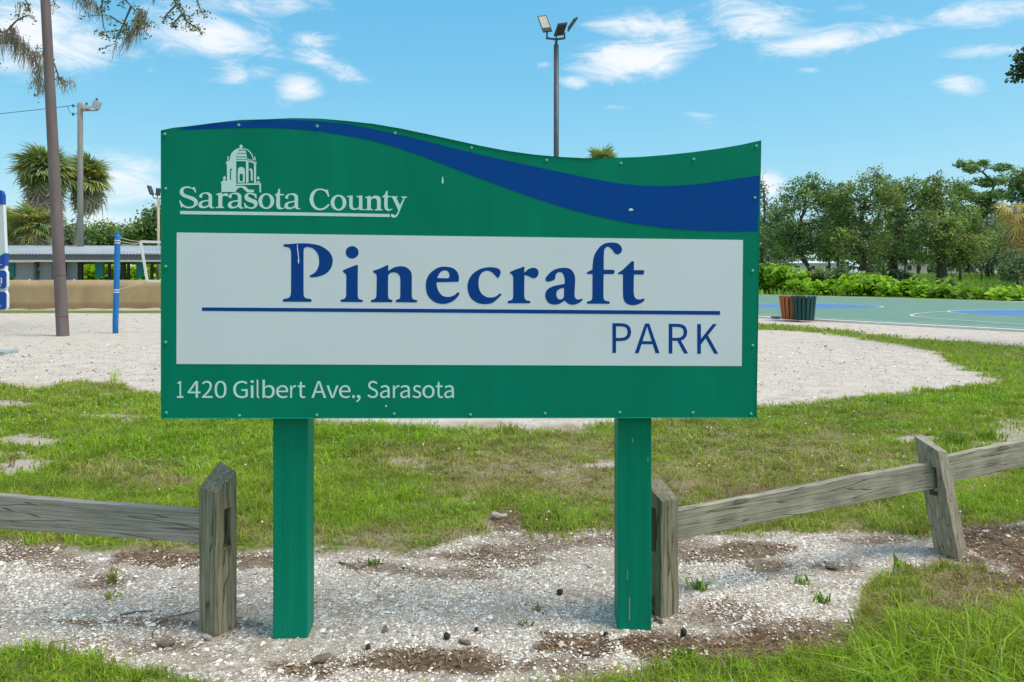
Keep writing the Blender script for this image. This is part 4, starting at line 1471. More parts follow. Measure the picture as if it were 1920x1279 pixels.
ribbon(tpts, .062, .012).build('top_tape', M_TAPE, net)
ribbon(bpts, .055, .012).build('bottom_tape', M_TAPE, net)
ribbon([tl, bl], .060, .015).build('side_tape', M_TAPE, net)
ribbon([tpts[-1], bpts[-1]], .060, .015).build('side_tape', M_TAPE, net)
m_ = MB()
for i in range(1, 80):
    u_ = i / 80
    a_ = Vector((tl.x + (trx - tl.x) * u_, 0, sag(tl.z, u_)))
    b_ = Vector((bl.x + (brx - bl.x) * u_, 0, sag(bl.z, u_)))
    m_.bar(a_, b_, .0022)
for j in range(1, 10):
    v_ = j / 10
    for i in range(0, N_, 4):
        m_.bar(tpts[i].lerp(bpts[i], v_), tpts[i + 4].lerp(bpts[i + 4], v_), .0022)
tag(m_.build('netting', M_BLACK, net), kind='stuff')
m_ = MB()
PV = lambda px, py: AV(px, py) - Vector((vb.x, Yv, 0))
for a_, b_ in ((PV(226, 446), tl), (PV(227, 459), PV(263, 457)), (PV(226, 453), PV(263, 456)), (PV(222, 543), bl)):
    mm = a_.lerp(b_, .5) + Vector((0, 0, -.02))
    m_.tube([a_, mm, b_], .008, 5)
m_.build('rope', M_ROPE, net)
m_ = MB()
for z in (2.45, 2.35, 1.15):
    m_.tube([(8.9 + .0, 0, z), (trx if z > 2 else brx, 0, tpts[-1].z if z > 2 else bpts[-1].z)], .008, 5)
m_.build('rope', M_ROPE, net)

# ------------------------------------------------------------------ tan windscreen fence
M_SCREEN = tex_mat('windscreen_cloth', [(.3, (.38, .265, .135)), (.5, (.43, .305, .165)), (.75, (.49, .36, .205))], scale=1.0, stretch=(1, 1, .6), rough=.85, bump=.3, dist=1.2, speck=((.44, .36, .23), 2.6, .66))
wf = thing('windscreen_fence', 'low fence covered in creased tan windscreen cloth at the back of the sand court', 'fence')
wa, wb = gnd(-120, 582.5), gnd(820, 575.5)
wd = wb - wa
NS = 160
vs = []
fs = []
for i in range(NS + 1):
    u_ = i / NS
    p = wa + wd * u_
    ztop = CH - (525.5 - HY) * p.y / F
    for j in range(5):
        z = .04 + (ztop - .04) * j / 4
        bx = .012 * math.sin(u_ * 90 + j * .25) + .006 * math.sin(u_ * 201 + j * .6)
        dz = .018 * math.sin(u_ * 95) if j in (0, 4) else 0
        vs.append((p.x, p.y - bx, z + dz))
for i in range(NS):
    for j in range(4):
        fs.append((i * 5 + j, i * 5 + 5 + j, i * 5 + 6 + j, i * 5 + 1 + j))
m_ = MB()
m_.add(vs, fs)
cl = m_.build('cloth', M_SCREEN, wf, True)
sd_ = cl.modifiers.new('thickness', 'SOLIDIFY')
sd_.thickness = .006
for i in range(13):
    p = wa + wd * (i / 12)
    zt_ = CH - (523.5 - HY) * p.y / F
    m_ = MB()
    m_.tube([(0, 0, -.2), (0, 0, zt_)], .03, 8)
    m_.build('fence_post', M_GALV, wf, True, loc=(p.x, p.y + .09, 0))
m_ = MB()
m_.tube([wa + Vector((0, .09, CH - 5.5 * wa.y / F - .01)), wb + Vector((0, .09, CH - 5.5 * wb.y / F - .01))], .022, 8)
m_.build('top_rail', M_GALV, wf, True)

# ------------------------------------------------------------------ long pavilion with a metal roof
M_ROOF = tex_mat('metal_roof', [(.3, (.33, .36, .38)), (.6, (.42, .45, .47)), (.8, (.50, .52, .53))], scale=.8, rough=.45, spec=.4)
M_FASCIA = flat_mat('pavilion_fascia', (.105, .12, .125), rough=.7)
M_PANEL = tex_mat('pavilion_wall', [(.3, (.26, .29, .30)), (.7, (.32, .35, .36))], scale=.8, rough=.8)
M_TEAL = flat_mat('teal_door', (.02, .19, .175), rough=.6)
M_CREAM = flat_mat('cream_trim', (.60, .57, .47), rough=.8)
M_DARKP = flat_mat('dark_post', (.025, .028, .03), rough=.7)
Yb_ = 41.0


def AB(px, py, dy=0.0):
    return at(px, py, Yb_ + dy)


pv = thing('shuffleboard_pavilion', 'long low open pavilion with a pale ribbed metal roof behind the tan cloth fence', 'pavilion')
xl, xr = AB(-180, 500).x, AB(760, 500).x
ze = AB(0, 477).z           # eave
zr_ = ze + .62
mR = MB()
nrib = 150
for i in range(nrib):
    x0 = xl + (xr - xl) * i / nrib
    x1 = xl + (xr - xl) * (i + 1) / nrib
    xm = (x0 + x1) / 2
    w3 = (x1 - x0)
    prof = [(x0, 0), (x0 + w3 * .55, 0), (x0 + w3 * .68, .06), (x0 + w3 * .88, .06), (x1, 0)]
    for (a_, za_), (b_, zb_) in zip(prof, prof[1:]):
        mR.add([(a_, Yb_ - .35, ze + za_), (b_, Yb_ - .35, ze + zb_), (b_, Yb_ + 4.6, zr_ + zb_), (a_, Yb_ + 4.6, zr_ + za_)], [(0, 1, 2, 3)])
        mR.add([(a_, Yb_ + 9.2, ze + za_), (b_, Yb_ + 9.2, ze + zb_), (b_, Yb_ + 4.6, zr_ + zb_), (a_, Yb_ + 4.6, zr_ + za_)], [(3, 2, 1, 0)])
rf = mR.build('roof', M_ROOF, pv)
sd_ = rf.modifiers.new('thickness', 'SOLIDIFY')
sd_.thickness = .02
m_ = MB()
m_.box(((xl + xr) / 2, Yb_ - .30, ze - .17), (xr - xl, .05, .30))
m_.build('fascia', M_FASCIA, pv)
m_ = MB()
m_.box(((xl + xr) / 2, Yb_ - .30, ze - .37), (xr - xl, .05, .10))
m_.build('cream_trim', M_CREAM, pv)
m_ = MB()
m_.box(((xl + xr) / 2, Yb_ + 4.4, ze - .36), (xr - xl, 8.8, .04))
m_.build('ceiling', M_PANEL, pv)
m_ = MB()
m_.box((AB(40, 489).x, Yb_ - .2, AB(0, 489.5).z), (AB(64, 489).x - AB(8, 489).x, .04, .20))
m_.build('cream_board', M_CREAM, pv)


def wallp(name, x0, x1, y0, y1, mat, dy, th=.08):
    a_, b_ = AB(x0, y0, dy), AB(x1, y1, dy)
    m_ = MB()
    m_.box(((a_.x + b_.x) / 2, Yb_ + dy, (a_.z + b_.z) / 2), (abs(b_.x - a_.x), th, abs(a_.z - b_.z)))
    return m_.build(name, mat, pv)


for (x0, x1) in ((-60, 18), (28, 64), (75, 101), (122, 146), (352, 420), (480, 560)):
    wallp('wall_panel', x0, x1, 484, 556, M_PANEL, .35)
for (x0, x1) in ((18, 27.5), (179, 195), (256, 269), (440, 455)):
    wallp('door', x0, x1, 491, 520, M_TEAL, .25)
for x in (-40, 67, 103, 122, 152, 205, 231, 241, 285, 330, 390, 470, 540, 620, 700):
    p = AB(x, 520, .1)
    m_ = MB()
    m_.box((0, 0, (ze - .34) / 2), (.12 if x not in (231, 103) else .26, .12, ze - .34))
    m_.build('post', M_DARKP if x > 110 else M_FASCIA, pv, loc=(p.x, p.y, 0))
m_ = MB()
m_.bar(AB(70, 508, .5), AB(86, 490, .5), .07)
m_.build('brace', M_CREAM, pv)
m_ = MB()
m_.bar(AB(69, 524, .45), AB(69.5, 506, .45), .05)
m_.build('downpipe', M_CREAM, pv)
m_ = MB()
m_.box(((xl + xr) / 2, Yb_ + .9, .5), (xr - xl, .12, .95))
m_.build('low_wall', M_PANEL, pv)
M_WHITEP = flat_mat('white_plastic', (.72, .73, .72), rough=.6)
for px in (100, 188, 262):
    b_ = at(px, 524, 39.6)
    m_ = MB()
    m_.box((0, 0, .45), (.42, .42, .05))
    m_.box((0, .2, .72), (.42, .05, .5))
    for sx in (-1, 1):
        for sy in (-1, 1):
            m_.box((sx * .18, sy * .18, .22), (.05, .05, .44))
    ch = m_.mesh('plastic_chair')
    o = link('plastic_chair', ch, M_WHITEP, None, (b_.x, 39.6, 0))
    o.scale = (1, 1, 1.35)
    tag(o, {100: 'white plastic chair by the brown pole, behind the tan cloth fence', 188: 'white plastic chair under the middle teal door of the pavilion', 262: 'white plastic chair behind the volleyball net, at the pavilion'}[px], 'chair', 'white plastic chairs at the pavilion')

# ------------------------------------------------------------------ park information sign at the left edge
M_SBLUE = flat_mat('info_blue', (.012, .075, .42), rough=.35, spec=.4, var=.05)
M_SWHITE = flat_mat('info_white', (.74, .77, .77), rough=.4, var=.04)
Yi = 10.6
io = at(0, 520, Yi)
inf = thing('information_sign', 'white and blue information sign with rounded tabs at the left edge', 'sign', (io.x, Yi, 0))


def LI(px, py):
    p = at(px, py, Yi)
    return (p.x - io.x, p.z)


def slab(name, pts, mat, parent, y0=0.0, th=.06):
    m_ = MB()
    n = len(pts)
    area = sum(pts[i - 1][0] * pts[i][1] - pts[i][0] * pts[i - 1][1] for i in range(n))
    if area < 0:
        pts = pts[::-1]
    m_.add([(x, y0 - th / 2, z) for x, z in pts] + [(x, y0 + th / 2, z) for x, z in pts],
           [tuple(range(n)), tuple(reversed(range(n, 2 * n)))] + [(i, n + i, n + (i + 1) % n, (i + 1) % n) for i in range(n)])
    return m_.build(name, mat, parent)


def rrect(x0, y0, x1, y1, r):
    out = []
    for (cx, cy, a0) in ((x1 - r, y0 + r, -90), (x1 - r, y1 - r, 0), (x0 + r, y1 - r, 90), (x0 + r, y0 + r, 180)):
        for k in range(5):
            a = math.radians(a0 + k * 22.5)
            out.append((cx + r * math.cos(a), cy + r * math.sin(a)))
    return out


slab('body', [LI(*p) for p in ((-96, 384.5), (8.6, 384.5), (10, 420), (12.6, 477), (12.6, 582), (-96, 582))], M_SWHITE, inf)
slab('cap', [LI(*p) for p in [(-96, 383.6), (8.5, 383.6), (8.2, 366), (5.5, 359), (1, 356.5), (-60, 356), (-92, 358)]], M_SBLUE, inf, -.003, .07)
slab('wave_panel', [LI(*p) for p in [(-96, 490), (-20, 488), (0, 483), (9, 479), (13.5, 476.5), (14, 494), (12, 501), (6, 504), (-96, 504)]], M_SBLUE, inf, -.01, .08)
slab('wave_stripe', [LI(*p) for p in [(-96, 488), (-20, 486), (0, 481), (9, 477), (13.5, 474.3), (13.6, 476), (9, 478.8), (0, 482.8), (-20, 487.8), (-96, 489.8)]], flat_mat('info_teal', (.02, .36, .26)), inf, -.01, .081)
for (y0, y1, xr2) in ((506, 542.5, 18), (545.5, 581.5, 18)):
    t0 = slab('tab', [LI(*p) for p in rrect(-110, y0, xr2, y1, 7)], M_SWHITE, inf, -.03, .05)
    slab('tab_face', [LI(*p) for p in rrect(-108.5, y0 + 1.2, xr2 - 1.0, y1 - 1.2, 6.2)], M_SBLUE, t0, -.056, .004)
m_ = MB()


def dash(x0, x1, y, h):
    a_, b_ = LI(x0, y), LI(x1, y + h)
    m_.box(((a_[0] + b_[0]) / 2, -.0605, (a_[1] + b_[1]) / 2), (abs(b_[0] - a_[0]), .003, abs(a_[1] - b_[1])))


# the visible letter g and ends of the smaller lines
gp = [(5.8 + 2.6 * math.cos(a), 525 + 3.4 * math.sin(a)) for a in [2 * math.pi * k / 14 for k in range(14)]]
P3 = lambda px, py: Vector((LI(px, py)[0], -.0605, LI(px, py)[1]))
gm = MB()
gm.tube([P3(*p) for p in gp + gp[:1]], .0055, 5)
gm.tube([P3(8.4, 521.5), P3(8.4, 530.5), P3(7, 533), P3(4.6, 533), P3(3.2, 531.8)], .0055, 5)
for y in (533.8, 498.5):
    pass
gm.build('lettering', M_SWHITE, inf)
for (x0, x1, y, h) in ((0, 1.6, 524.5, 1.6), (2.4, 3.4, 524.2, 2.0)):
    pass
m_ = MB()
for (y, xs_) in ((535.6, (0.2, 1.6, 3.2, 4.6, 6.2)), (495.5, (0.5, 2.2, 3.8, 5.4, 7.0)), (572.5, (0.3, 1.8, 3.2, 4.8, 6.4)), (566, (1.2,))):
    for x in xs_:
        a_, b_ = LI(x, y), LI(x + 1.0, y + 1.8)
        yy = -.0605 if y > 505 else -.052
        m_.box(((a_[0] + b_[0]) / 2, yy, (a_[1] + b_[1]) / 2), (b_[0] - a_[0], .003, a_[1] - b_[1]))
m_.build('small_print', M_SWHITE, inf)
for x in (-.62, -.18):
    m_ = MB()
    m_.box((x, .075, .95), (.08, .08, 2.3))
    m_.build('post', M_GALV, inf)

# bench end at the left edge
bo = at(0, 661, 9.9)
bn = thing('bench', 'low pale metal bench seat poking in at the left edge over the sand', 'bench', (bo.x, 9.9, 0))
zs_ = .452
for k_ in range(2):
    m_ = MB()
    m_.box((-.85, -.07 + k_ * .15, zs_), (2.0 + .0, .14, .04))
    m_.build('seat_plank', M_GALV, bn, False, .006)
for x in (-.25, -1.45):
    m_ = MB()
    m_.bar((x, -.12, .0), (x, -.02, zs_ - .02), .04)
    m_.bar((x, .14, .0), (x, .04, zs_ - .02), .04)
    m_.bar((x, -.14, zs_ - .04), (x, .16, zs_ - .04), .04)
    m_.build('leg', M_GALV, bn)

# ------------------------------------------------------------------ two slatted litter bins
M_BORANGE = tex_mat('bin_orange_slat', [(.3, (.34, .105, .035)), (.7, (.46, .16, .06))], scale=3, stretch=(3, 3, .3), rough=.7)
M_BGREEN = tex_mat('bin_green_slat', [(.3, (.010, .060, .052)), (.7, (.018, .085, .075))], scale=3, stretch=(3, 3, .3), rough=.6)
M_BIN = flat_mat('bin_liner', (.02, .02, .02), rough=.8)


def slat_bin(label, px, py, r0, r1, h, mat):
    g = gnd(px, py)
    o = thing('litter_bin', label, 'bin', (g.x, g.y, .035))
    n = 16
    for k_ in range(n):
        a = 2 * math.pi * k_ / n
        rot = Matrix.Rotation(a, 3, 'Z')
        w0 = 2 * math.pi * r0 / n * .74
        w1 = 2 * math.pi * r1 / n * .66
        t = .03
        sp_ = []
        for (r, w, z) in ((r0, w0, .03), (r1 * .985, w1, h * .9), (r1 * 1.03, w1, h)):
            sp_ += [Vector((r, -w / 2, z)), Vector((r, w / 2, z)), Vector((r - t, w / 2, z)), Vector((r - t, -w / 2, z))]
        m_ = MB()
        fs = [(3, 2, 1, 0), (8, 9, 10, 11)]
        for i in range(2):
            for j in range(4):
                j2 = (j + 1) % 4
                fs.append((4 * i + j, 4 * i + j2, 4 * i + 4 + j2, 4 * i + 4 + j))
        m_.add([rot @ v for v in sp_], fs)
        m_.build('slat', mat, o)
    m_ = MB()
    m_.lathe((0, 0, 0), [(r0 - .045, .02), (r1 - .05, h * .93), (r1 - .09, h * .93), (r0 - .08, .10)], 20)
    m_.build('liner', M_BIN, o)
    m_ = MB()
    for z, r in ((.16, r0 + (r1 - r0) * .2), (h * .75, r0 + (r1 - r0) * .75)):
        ring = [(r * math.cos(2 * math.pi * q / 24) - 0, r * math.sin(2 * math.pi * q / 24), z) for q in range(25)]
        m_.tube([(x * .93, y * .93, z) for x, y, z in ring], .012, 5)
    m_.build('hoop', M_BIN, o)
    return o


slat_bin('dark green slatted round bin at the near edge of the court', 1507.5, 603.5, .31, .375, .80, M_BGREEN)
slat_bin('orange slatted round bin half hidden behind the dark green one', 1484.5, 601.5, .31, .40, .80, M_BORANGE)
g = gnd(1462, 598.5)
m_ = MB()
m_.box((0, 0, .03), (.55, .18, .06))
tag(m_.build('kerb_block', M_FASCIA, None, False, .01, (g.x, g.y, .04)), 'dark low block on the ground just left of the orange bin', 'block')

# ------------------------------------------------------------------ mobile homes far behind the trees
M_SIDING = tex_mat('home_siding', [(.3, (.60, .55, .50)), (.7, (.70, .66, .61))], scale=1, rough=.7)
M_SIDING2 = tex_mat('home_siding_white', [(.3, (.66, .69, .70)), (.7, (.76, .78, .78))], scale=1, rough=.7)
M_HROOF = flat_mat('home_roof', (.66, .68, .68), rough=.5)
M_GLASSD = flat_mat('home_window', (.06, .07, .08), rough=.15, spec=.6)
Yh = 150.0


def mobile_home(px0, px1, ytop, label, mat, wins):
    a_, b_ = at(px0, ytop, Yh), at(px1, ytop, Yh)
    zg = gz((a_.x + b_.x) / 2, Yh)
    w = b_.x - a_.x
    h = a_.z - zg
    o = thing('mobile_home', label, 'house', ((a_.x + b_.x) / 2, Yh, zg), 0, 'mobile homes beyond the trees')
    m_ = MB()
    m_.box((0, 2, h * .42), (w, 4, h * .84))
    wl_ = m_.build('wall', mat, o)
    m_ = MB()
    m_.add([(-w / 2 - .2, -.25, h * .84), (w / 2 + .2, -.25, h * .84), (w / 2 + .2, 4.25, h * .84), (-w / 2 - .2, 4.25, h * .84), (-w / 2 - .2, 2, h), (w / 2 + .2, 2, h)],
           [(0, 1, 5, 4), (2, 3, 4, 5), (0, 4, 3), (1, 2, 5), (3, 2, 1, 0)])
    m_.build('roof', M_HROOF, o)
    for u_ in wins:
        m_ = MB()
        m_.box(((u_ - .5) * w, -.03, h * .5), (1.1, .06, 1.1))
        f_ = m_.build('window', M_HROOF, wl_)
        m_ = MB()
        m_.box(((u_ - .5) * w, -.07, h * .5), (.92, .03, .92))
        m_.build('pane', M_GLASSD, f_)
    return o


mobile_home(1476, 1572, 489, 'pale mobile home with a long white roof, leftmost beyond the trees', M_SIDING2, (.2, .5, .8))
mobile_home(1692, 1738, 487, 'small pinkish white mobile home with two dark windows beyond the trees', M_SIDING, (.28, .66))
mobile_home(1780, 1870, 492, 'white mobile home between the right-hand trunks beyond the trees', M_SIDING2, (.2, .5, .85))


# ------------------------------------------------------------------ foliage builders
M_LEAF = leaf_mat('tree_leaf', .36, .65, spec=.15)
M_SHRUB = leaf_mat('shrub_leaf', .42, .5)
M_PALM = leaf_mat('palm_leaf', .22, .5, spec=.35)
M_MOSS = leaf_mat('moss_strand', .15, .9, spec=.05)
M_GRASS = leaf_mat('grass_blade', .35, .6, spec=.2)
M_BARK = tex_mat('bark', [(.3, (.060, .050, .042)), (.7, (.135, .115, .098))], scale=3, stretch=(5, 5, .8), rough=.9, bump=.3)
M_PBARK = tex_mat('palm_bark', [(.3, (.34, .27, .19)), (.7, (.56, .46, .34))], scale=3, stretch=(1, 1, 6), rough=.9, bump=.3)


def leaf_quads(C, S, rng, up=.35, aspect=1.7, fold=.18):
    """one bent leaf (two triangles sharing a rib, tips apart) for every centre C with size S"""
    n = len(C)
    N = rng.normal(size=(n, 3))
    N[:, 2] = np.abs(N[:, 2]) + up
    N /= np.linalg.norm(N, axis=1, keepdims=True)
    A = rng.normal(size=(n, 3))
    A -= N * (A * N).sum(1, keepdims=True)
    A /= np.linalg.norm(A, axis=1, keepdims=True)
    B = np.cross(N, A)
    s = S[:, None]
    p0 = C - A * s * aspect * .5
    p2 = C + A * s * aspect * .5
    p1 = C + B * s * .5 + N * s * fold + A * s * .1
    p3 = C - B * s * .5 + N * s * fold + A * s * .1
    V = np.stack([p0, p1, p2, p3], 1).reshape(-1, 3)
    i = np.arange(n)[:, None] * 4
    Fc = np.concatenate([i + np.array([[0, 2, 1]]), i + np.array([[0, 3, 2]])], 1).reshape(-1, 3)
    return V, Fc


def clump_points(blobs, clumps, per, spread, rng, flat=.75, shell=.35):
    """leaf centres gathered in clumps through a set of ellipsoids -> points, clump index"""
    vol = np.array([b[1][0] * b[1][1] * b[1][2] for b in blobs]) ** (2 / 3)
    cnt = np.maximum(3, (clumps * vol / vol.sum())).astype(int)
    P = []
    I = []
    k = 0
    for (c, r), m in zip(blobs, cnt):
        d = rng.normal(size=(m, 3))
        d /= np.linalg.norm(d, axis=1, keepdims=True)
        rad = (shell + (1 - shell) * rng.random(m) ** .7)[:, None]
        cc = np.array(c) + d * rad * np.array(r)
        for q in cc:
            s = spread * rng.uniform(.6, 1.35)
            e = rng.normal(size=(per, 3)) * s * np.array([1, 1, flat])
            P.append(q + e)
            I.append(np.full(per, k))
            k += 1
    return np.concatenate(P), np.concatenate(I), k


def tint(idx, k, rng, palette, var=.22):
    pal = np.array(palette)
    ci = rng.integers(0, len(pal), k)
    base = pal[ci][idx]
    v = 1 + rng.normal(size=(len(idx), 1)) * var
    cv_ = (1 + rng.normal(size=(k, 1)) * .18)[idx]
    return np.clip(base * v * cv_, .004, 1)


OAK = [(.135, .24, .085), (.185, .29, .10), (.25, .335, .125), (.11, .20, .09), (.29, .36, .14)]
OLIVE = [(.185, .275, .09), (.26, .33, .11), (.145, .235, .09), (.33, .36, .145), (.22, .31, .10)]
GREYG = [(.18, .245, .14), (.22, .265, .155), (.15, .215, .125)]
PINE = [(.18, .29, .10), (.23, .33, .11), (.15, .25, .10)]


def limb(m_, a, b, r0, r1, rng, n=5, wob=.08, sides=7):
    a = Vector(a)
    b = Vector(b)
    L_ = (b - a).length
    pts = []
    for i in range(n + 1):
        u_ = i / n
        p = a.lerp(b, u_)
        p.z += .12 * L_ * math.sin(math.pi * u_) * .5
        if 0 < i < n:
            p += Vector(rng.normal(size=3) * wob * L_ * .5)
        pts.append(p)
    m_.tube(pts, [r0 + (r1 - r0) * i / n for i in range(n + 1)], sides, True)
    return pts


def tree(label, base_px, Y, trunk_px, blobs_px, palette, clumps=220, per=30, leaf=.17, r=.28, spread=.42, name='oak_tree', group=None, seed=0, flat=.75, depth=None, bare=0):
    rng = np.random.default_rng(100 + seed)
    bx = (base_px - CX) / F * Y
    z0 = gz(bx, Y)
    o = thing(name, label, 'tree', (bx, Y, z0), 0, group)
    org = Vector((bx, Y, z0))
    k_ = Y / F
    blobs = []
    for (px, py, rx, ry) in blobs_px:
        d = depth if depth else 1.0
        p = at(px, py, Y) + Vector((0, rng.uniform(-1, 1) * 1.6 * d, 0)) - org
        blobs.append((tuple(p), (rx * k_, (rx + ry) * .5 * k_ * .9 * d, ry * k_)))
    m_ = MB()
    tp_ = [Vector((0, 0, -.3))] + [at(px, py, Y) - org for px, py in trunk_px]
    n = len(tp_)
    m_.tube(tp_, [r * (1.25 if i == 0 else 1 - .5 * i / n) for i in range(n)], 9)
    for c, rad in blobs:
        cv3 = Vector(c)
        j = min(range(1, n), key=lambda q: (tp_[q] - cv3).length + (3 if tp_[q].z > cv3.z else 0))
        pts = limb(m_, tp_[j], cv3 - Vector((0, 0, rad[2] * .2)), r * .42, r * .12, rng, 5, .14, 6)
        for q in range(4):
            d = Vector(rng.normal(size=3))
            d.z = abs(d.z) * .6
            d.normalize()
            e = cv3 + Vector((d.x * rad[0], d.y * rad[1], d.z * rad[2])) * .85
            limb(m_, pts[3 + q % 3], e, r * .13, .015, rng, 4, .12, 5)
    for q in range(bare):
        c, rad = blobs[q % len(blobs)]
        cv3 = Vector(c)
        e = cv3 + Vector((rng.uniform(-1, 1) * rad[0], 0, rad[2] * rng.uniform(1.0, 1.5)))
        limb(m_, cv3, e, .05, .015, rng, 4, .25, 4)
    m_.build('trunk', M_BARK, o, True)
    P, I, K = clump_points(blobs, clumps, per, spread, rng, flat)
    S = leaf * rng.uniform(.6, 1.5, len(P))
    V, Fc = leaf_quads(P, S, rng)
    col = np.repeat(tint(I, K, rng, palette), 4, 0)
    link('crown', mesh_np('crown', V, Fc, col), M_LEAF, o)
    return o


tree('sparse tree with pale foliage close against the right edge of the sign', 1431, 95, [(1430, 470), (1434, 400), (1432, 355)],
     [(1436, 405, 36, 48), (1442, 470, 40, 42), (1427, 350, 18, 26), (1400, 440, 40, 50), (1460, 440, 18, 28)], GREYG, 190, 24, .19, .2, .42, seed=1, bare=5)
tree('oak with a slanting dark trunk, nearest the sign in the right-hand tree line', 1533, 84, [(1518, 505), (1496, 465), (1500, 420)],
     [(1490, 372, 36, 36), (1468, 425, 36, 38), (1532, 362, 38, 30), (1560, 405, 36, 38), (1505, 435, 40, 32), (1470, 470, 42, 24), (1540, 455, 38, 28), (1525, 335, 15, 12), (1562, 358, 26, 24)], OAK, 400, 26, .16, .28, .33, seed=2, bare=6)
tree('tall bushy oak with two stems in the middle of the tree line', 1622, 82, [(1620, 490), (1612, 440), (1618, 395)],
     [(1602, 366, 44, 38), (1640, 334, 22, 17), (1648, 385, 42, 42), (1598, 430, 48, 40), (1640, 440, 42, 36), (1575, 455, 38, 30), (1615, 472, 50, 22), (1572, 372, 22, 22), (1672, 362, 24, 26)], OLIVE, 400, 26, .16, .30, .33, seed=3, bare=4)
tree('dark oak with a cluster of thick stems right of the middle', 1680, 86, [(1676, 490), (1682, 440), (1688, 405)],
     [(1690, 380, 40, 36), (1705, 430, 42, 42), (1732, 388, 28, 28), (1660, 470, 44, 28), (1716, 478, 36, 24), (1672, 350, 26, 20), (1700, 352, 28, 24), (1730, 362, 26, 26)], OAK, 340, 26, .16, .42, .33, seed=4)
tree('broad dark-trunked oak standing forward of the tree line', 1765, 80, [(1766, 500), (1764, 455), (1768, 410)],
     [(1762, 352, 26, 26), (1776, 388, 44, 36), (1738, 425, 40, 38), (1785, 446, 46, 40), (1745, 474, 46, 26), (1815, 470, 34, 30), (1790, 488, 38, 20), (1745, 365, 20, 22)], OLIVE, 440, 26, .16, .52, .33, seed=5, bare=8)
tree('tall pine with flat cloud-like tiers above the oaks', 1852, 112, [(1850, 470), (1838, 420), (1858, 372), (1864, 345), (1842, 322)],
     [(1838, 306, 34, 10), (1864, 317, 20, 9), (1812, 320, 14, 8), (1852, 342, 34, 10), (1880, 338, 12, 8), (1832, 372, 40, 12), (1800, 362, 22, 9), (1872, 366, 18, 10), (1850, 392, 36, 12)], PINE, 330, 34, .17, .26, .27, name='pine_tree', seed=6, flat=.5, depth=1.3)
tree('dark green oak at the right edge behind the browning palm', 1932, 88, [(1930, 480), (1926, 420), (1922, 370)],
     [(1912, 336, 26, 24), (1945, 350, 40, 44), (1922, 372, 26, 24), (1935, 420, 40, 38), (1935, 470, 40, 34), (1965, 400, 40, 60)], OAK, 430, 30, .18, .34, .42, seed=7)
tree('grey-green tree filling the gap left of the browning palm', 1862, 118, [(1860, 490), (1856, 450)],
     [(1850, 428, 34, 34), (1880, 455, 36, 36), (1830, 455, 34, 32), (1865, 480, 46, 24), (1895, 425, 24, 28)], GREYG, 330, 26, .21, .22, .5, seed=8)
tree('thin-trunked grey tree low at the right edge', 1905, 108, [(1905, 500), (1902, 470)],
     [(1900, 470, 34, 28), (1930, 480, 40, 34), (1882, 485, 26, 20)], GREYG, 200, 26, .2, .16, .48, seed=9)
tree('slim tree between the slanting oak and the two-stemmed oak', 1572, 92, [(1571, 490), (1570, 460)],
     [(1570, 430, 26, 34), (1580, 385, 24, 26), (1560, 472, 24, 18)], OAK, 180, 26, .18, .16, .42, seed=10)
tree('slim tree left of the pine with bare twigs at its top', 1800, 100, [(1800, 490), (1798, 440)],
     [(1798, 410, 26, 30), (1790, 362, 16, 22), (1812, 450, 24, 26)], OLIVE, 190, 26, .18, .15, .42, seed=11, bare=9)
for i_, (px, Y_, top_, lab_) in enumerate(((1465, 130, 385, 'pale tree of the back row just right of the sign edge'), (1555, 135, 372, 'pale tree of the back row behind the gap right of the slanting oak'),
                                          (1668, 132, 375, 'pale tree of the back row between the two-stemmed and thick-stemmed oaks'), (1722, 138, 380, 'pale tree of the back row left of the broad forward oak'), (1815, 140, 412, 'pale tree of the back row left of the pine'), (1858, 136, 385, 'pale tree of the back row between the pine and the browning palm'))):
    tree(lab_, px, Y_, [(px, 470), (px + 3, top_ + 40)], [(px, top_ + 25, 30, 26), (px - 22, top_ + 58, 30, 30), (px + 24, top_ + 62, 32, 30), (px, top_ + 90, 46, 26)], GREYG, 210, 22, .24, .2, .5, seed=40 + i_)
for i_, (px, lean_) in enumerate(((1442, 2), (1660, -3), (1696, 4), (1838, 1), (1878, -2), (1894, 2))):
    lab = ['thin bare trunk beside the sign edge under the pale tree', 'bare trunk just left of the thick-stemmed oak', 'bare trunk just right of the thick-stemmed oak',
           'thin bare trunk under the pine', 'thin bare trunk left of the palm', 'thin bare trunk under the browning palm'][i_]
    Yt_ = 90 + 3 * i_
    bx_ = (px - CX) / F * Yt_
    o = thing('slim_tree', lab, 'tree', (bx_, Yt_, gz(bx_, Yt_)), 0, 'slim trunks under the tree line')
    rng_ = np.random.default_rng(500 + i_)
    m_ = MB()
    tip = at(px + lean_ * 2, 440, Yt_) - Vector((bx_, Yt_, gz(bx_, Yt_)))
    pts = limb(m_, (0, 0, -.2), tip, .13, .06, rng_, 6, .05, 7)
    m_.build('trunk', M_BARK, o, True)
    P, I, K = clump_points([(tuple(tip), (1.6, 1.6, 1.6)), (tuple(tip + Vector((.5, 0, -1.4))), (1.3, 1.3, 1.0))], 40, 22, .4, rng_)
    V, Fc = leaf_quads(P, .17 * rng_.uniform(.6, 1.4, len(P)), rng_)
    link('crown', mesh_np('crown', V, Fc, np.repeat(tint(I, K, rng_, OAK), 4, 0)), M_LEAF, o)

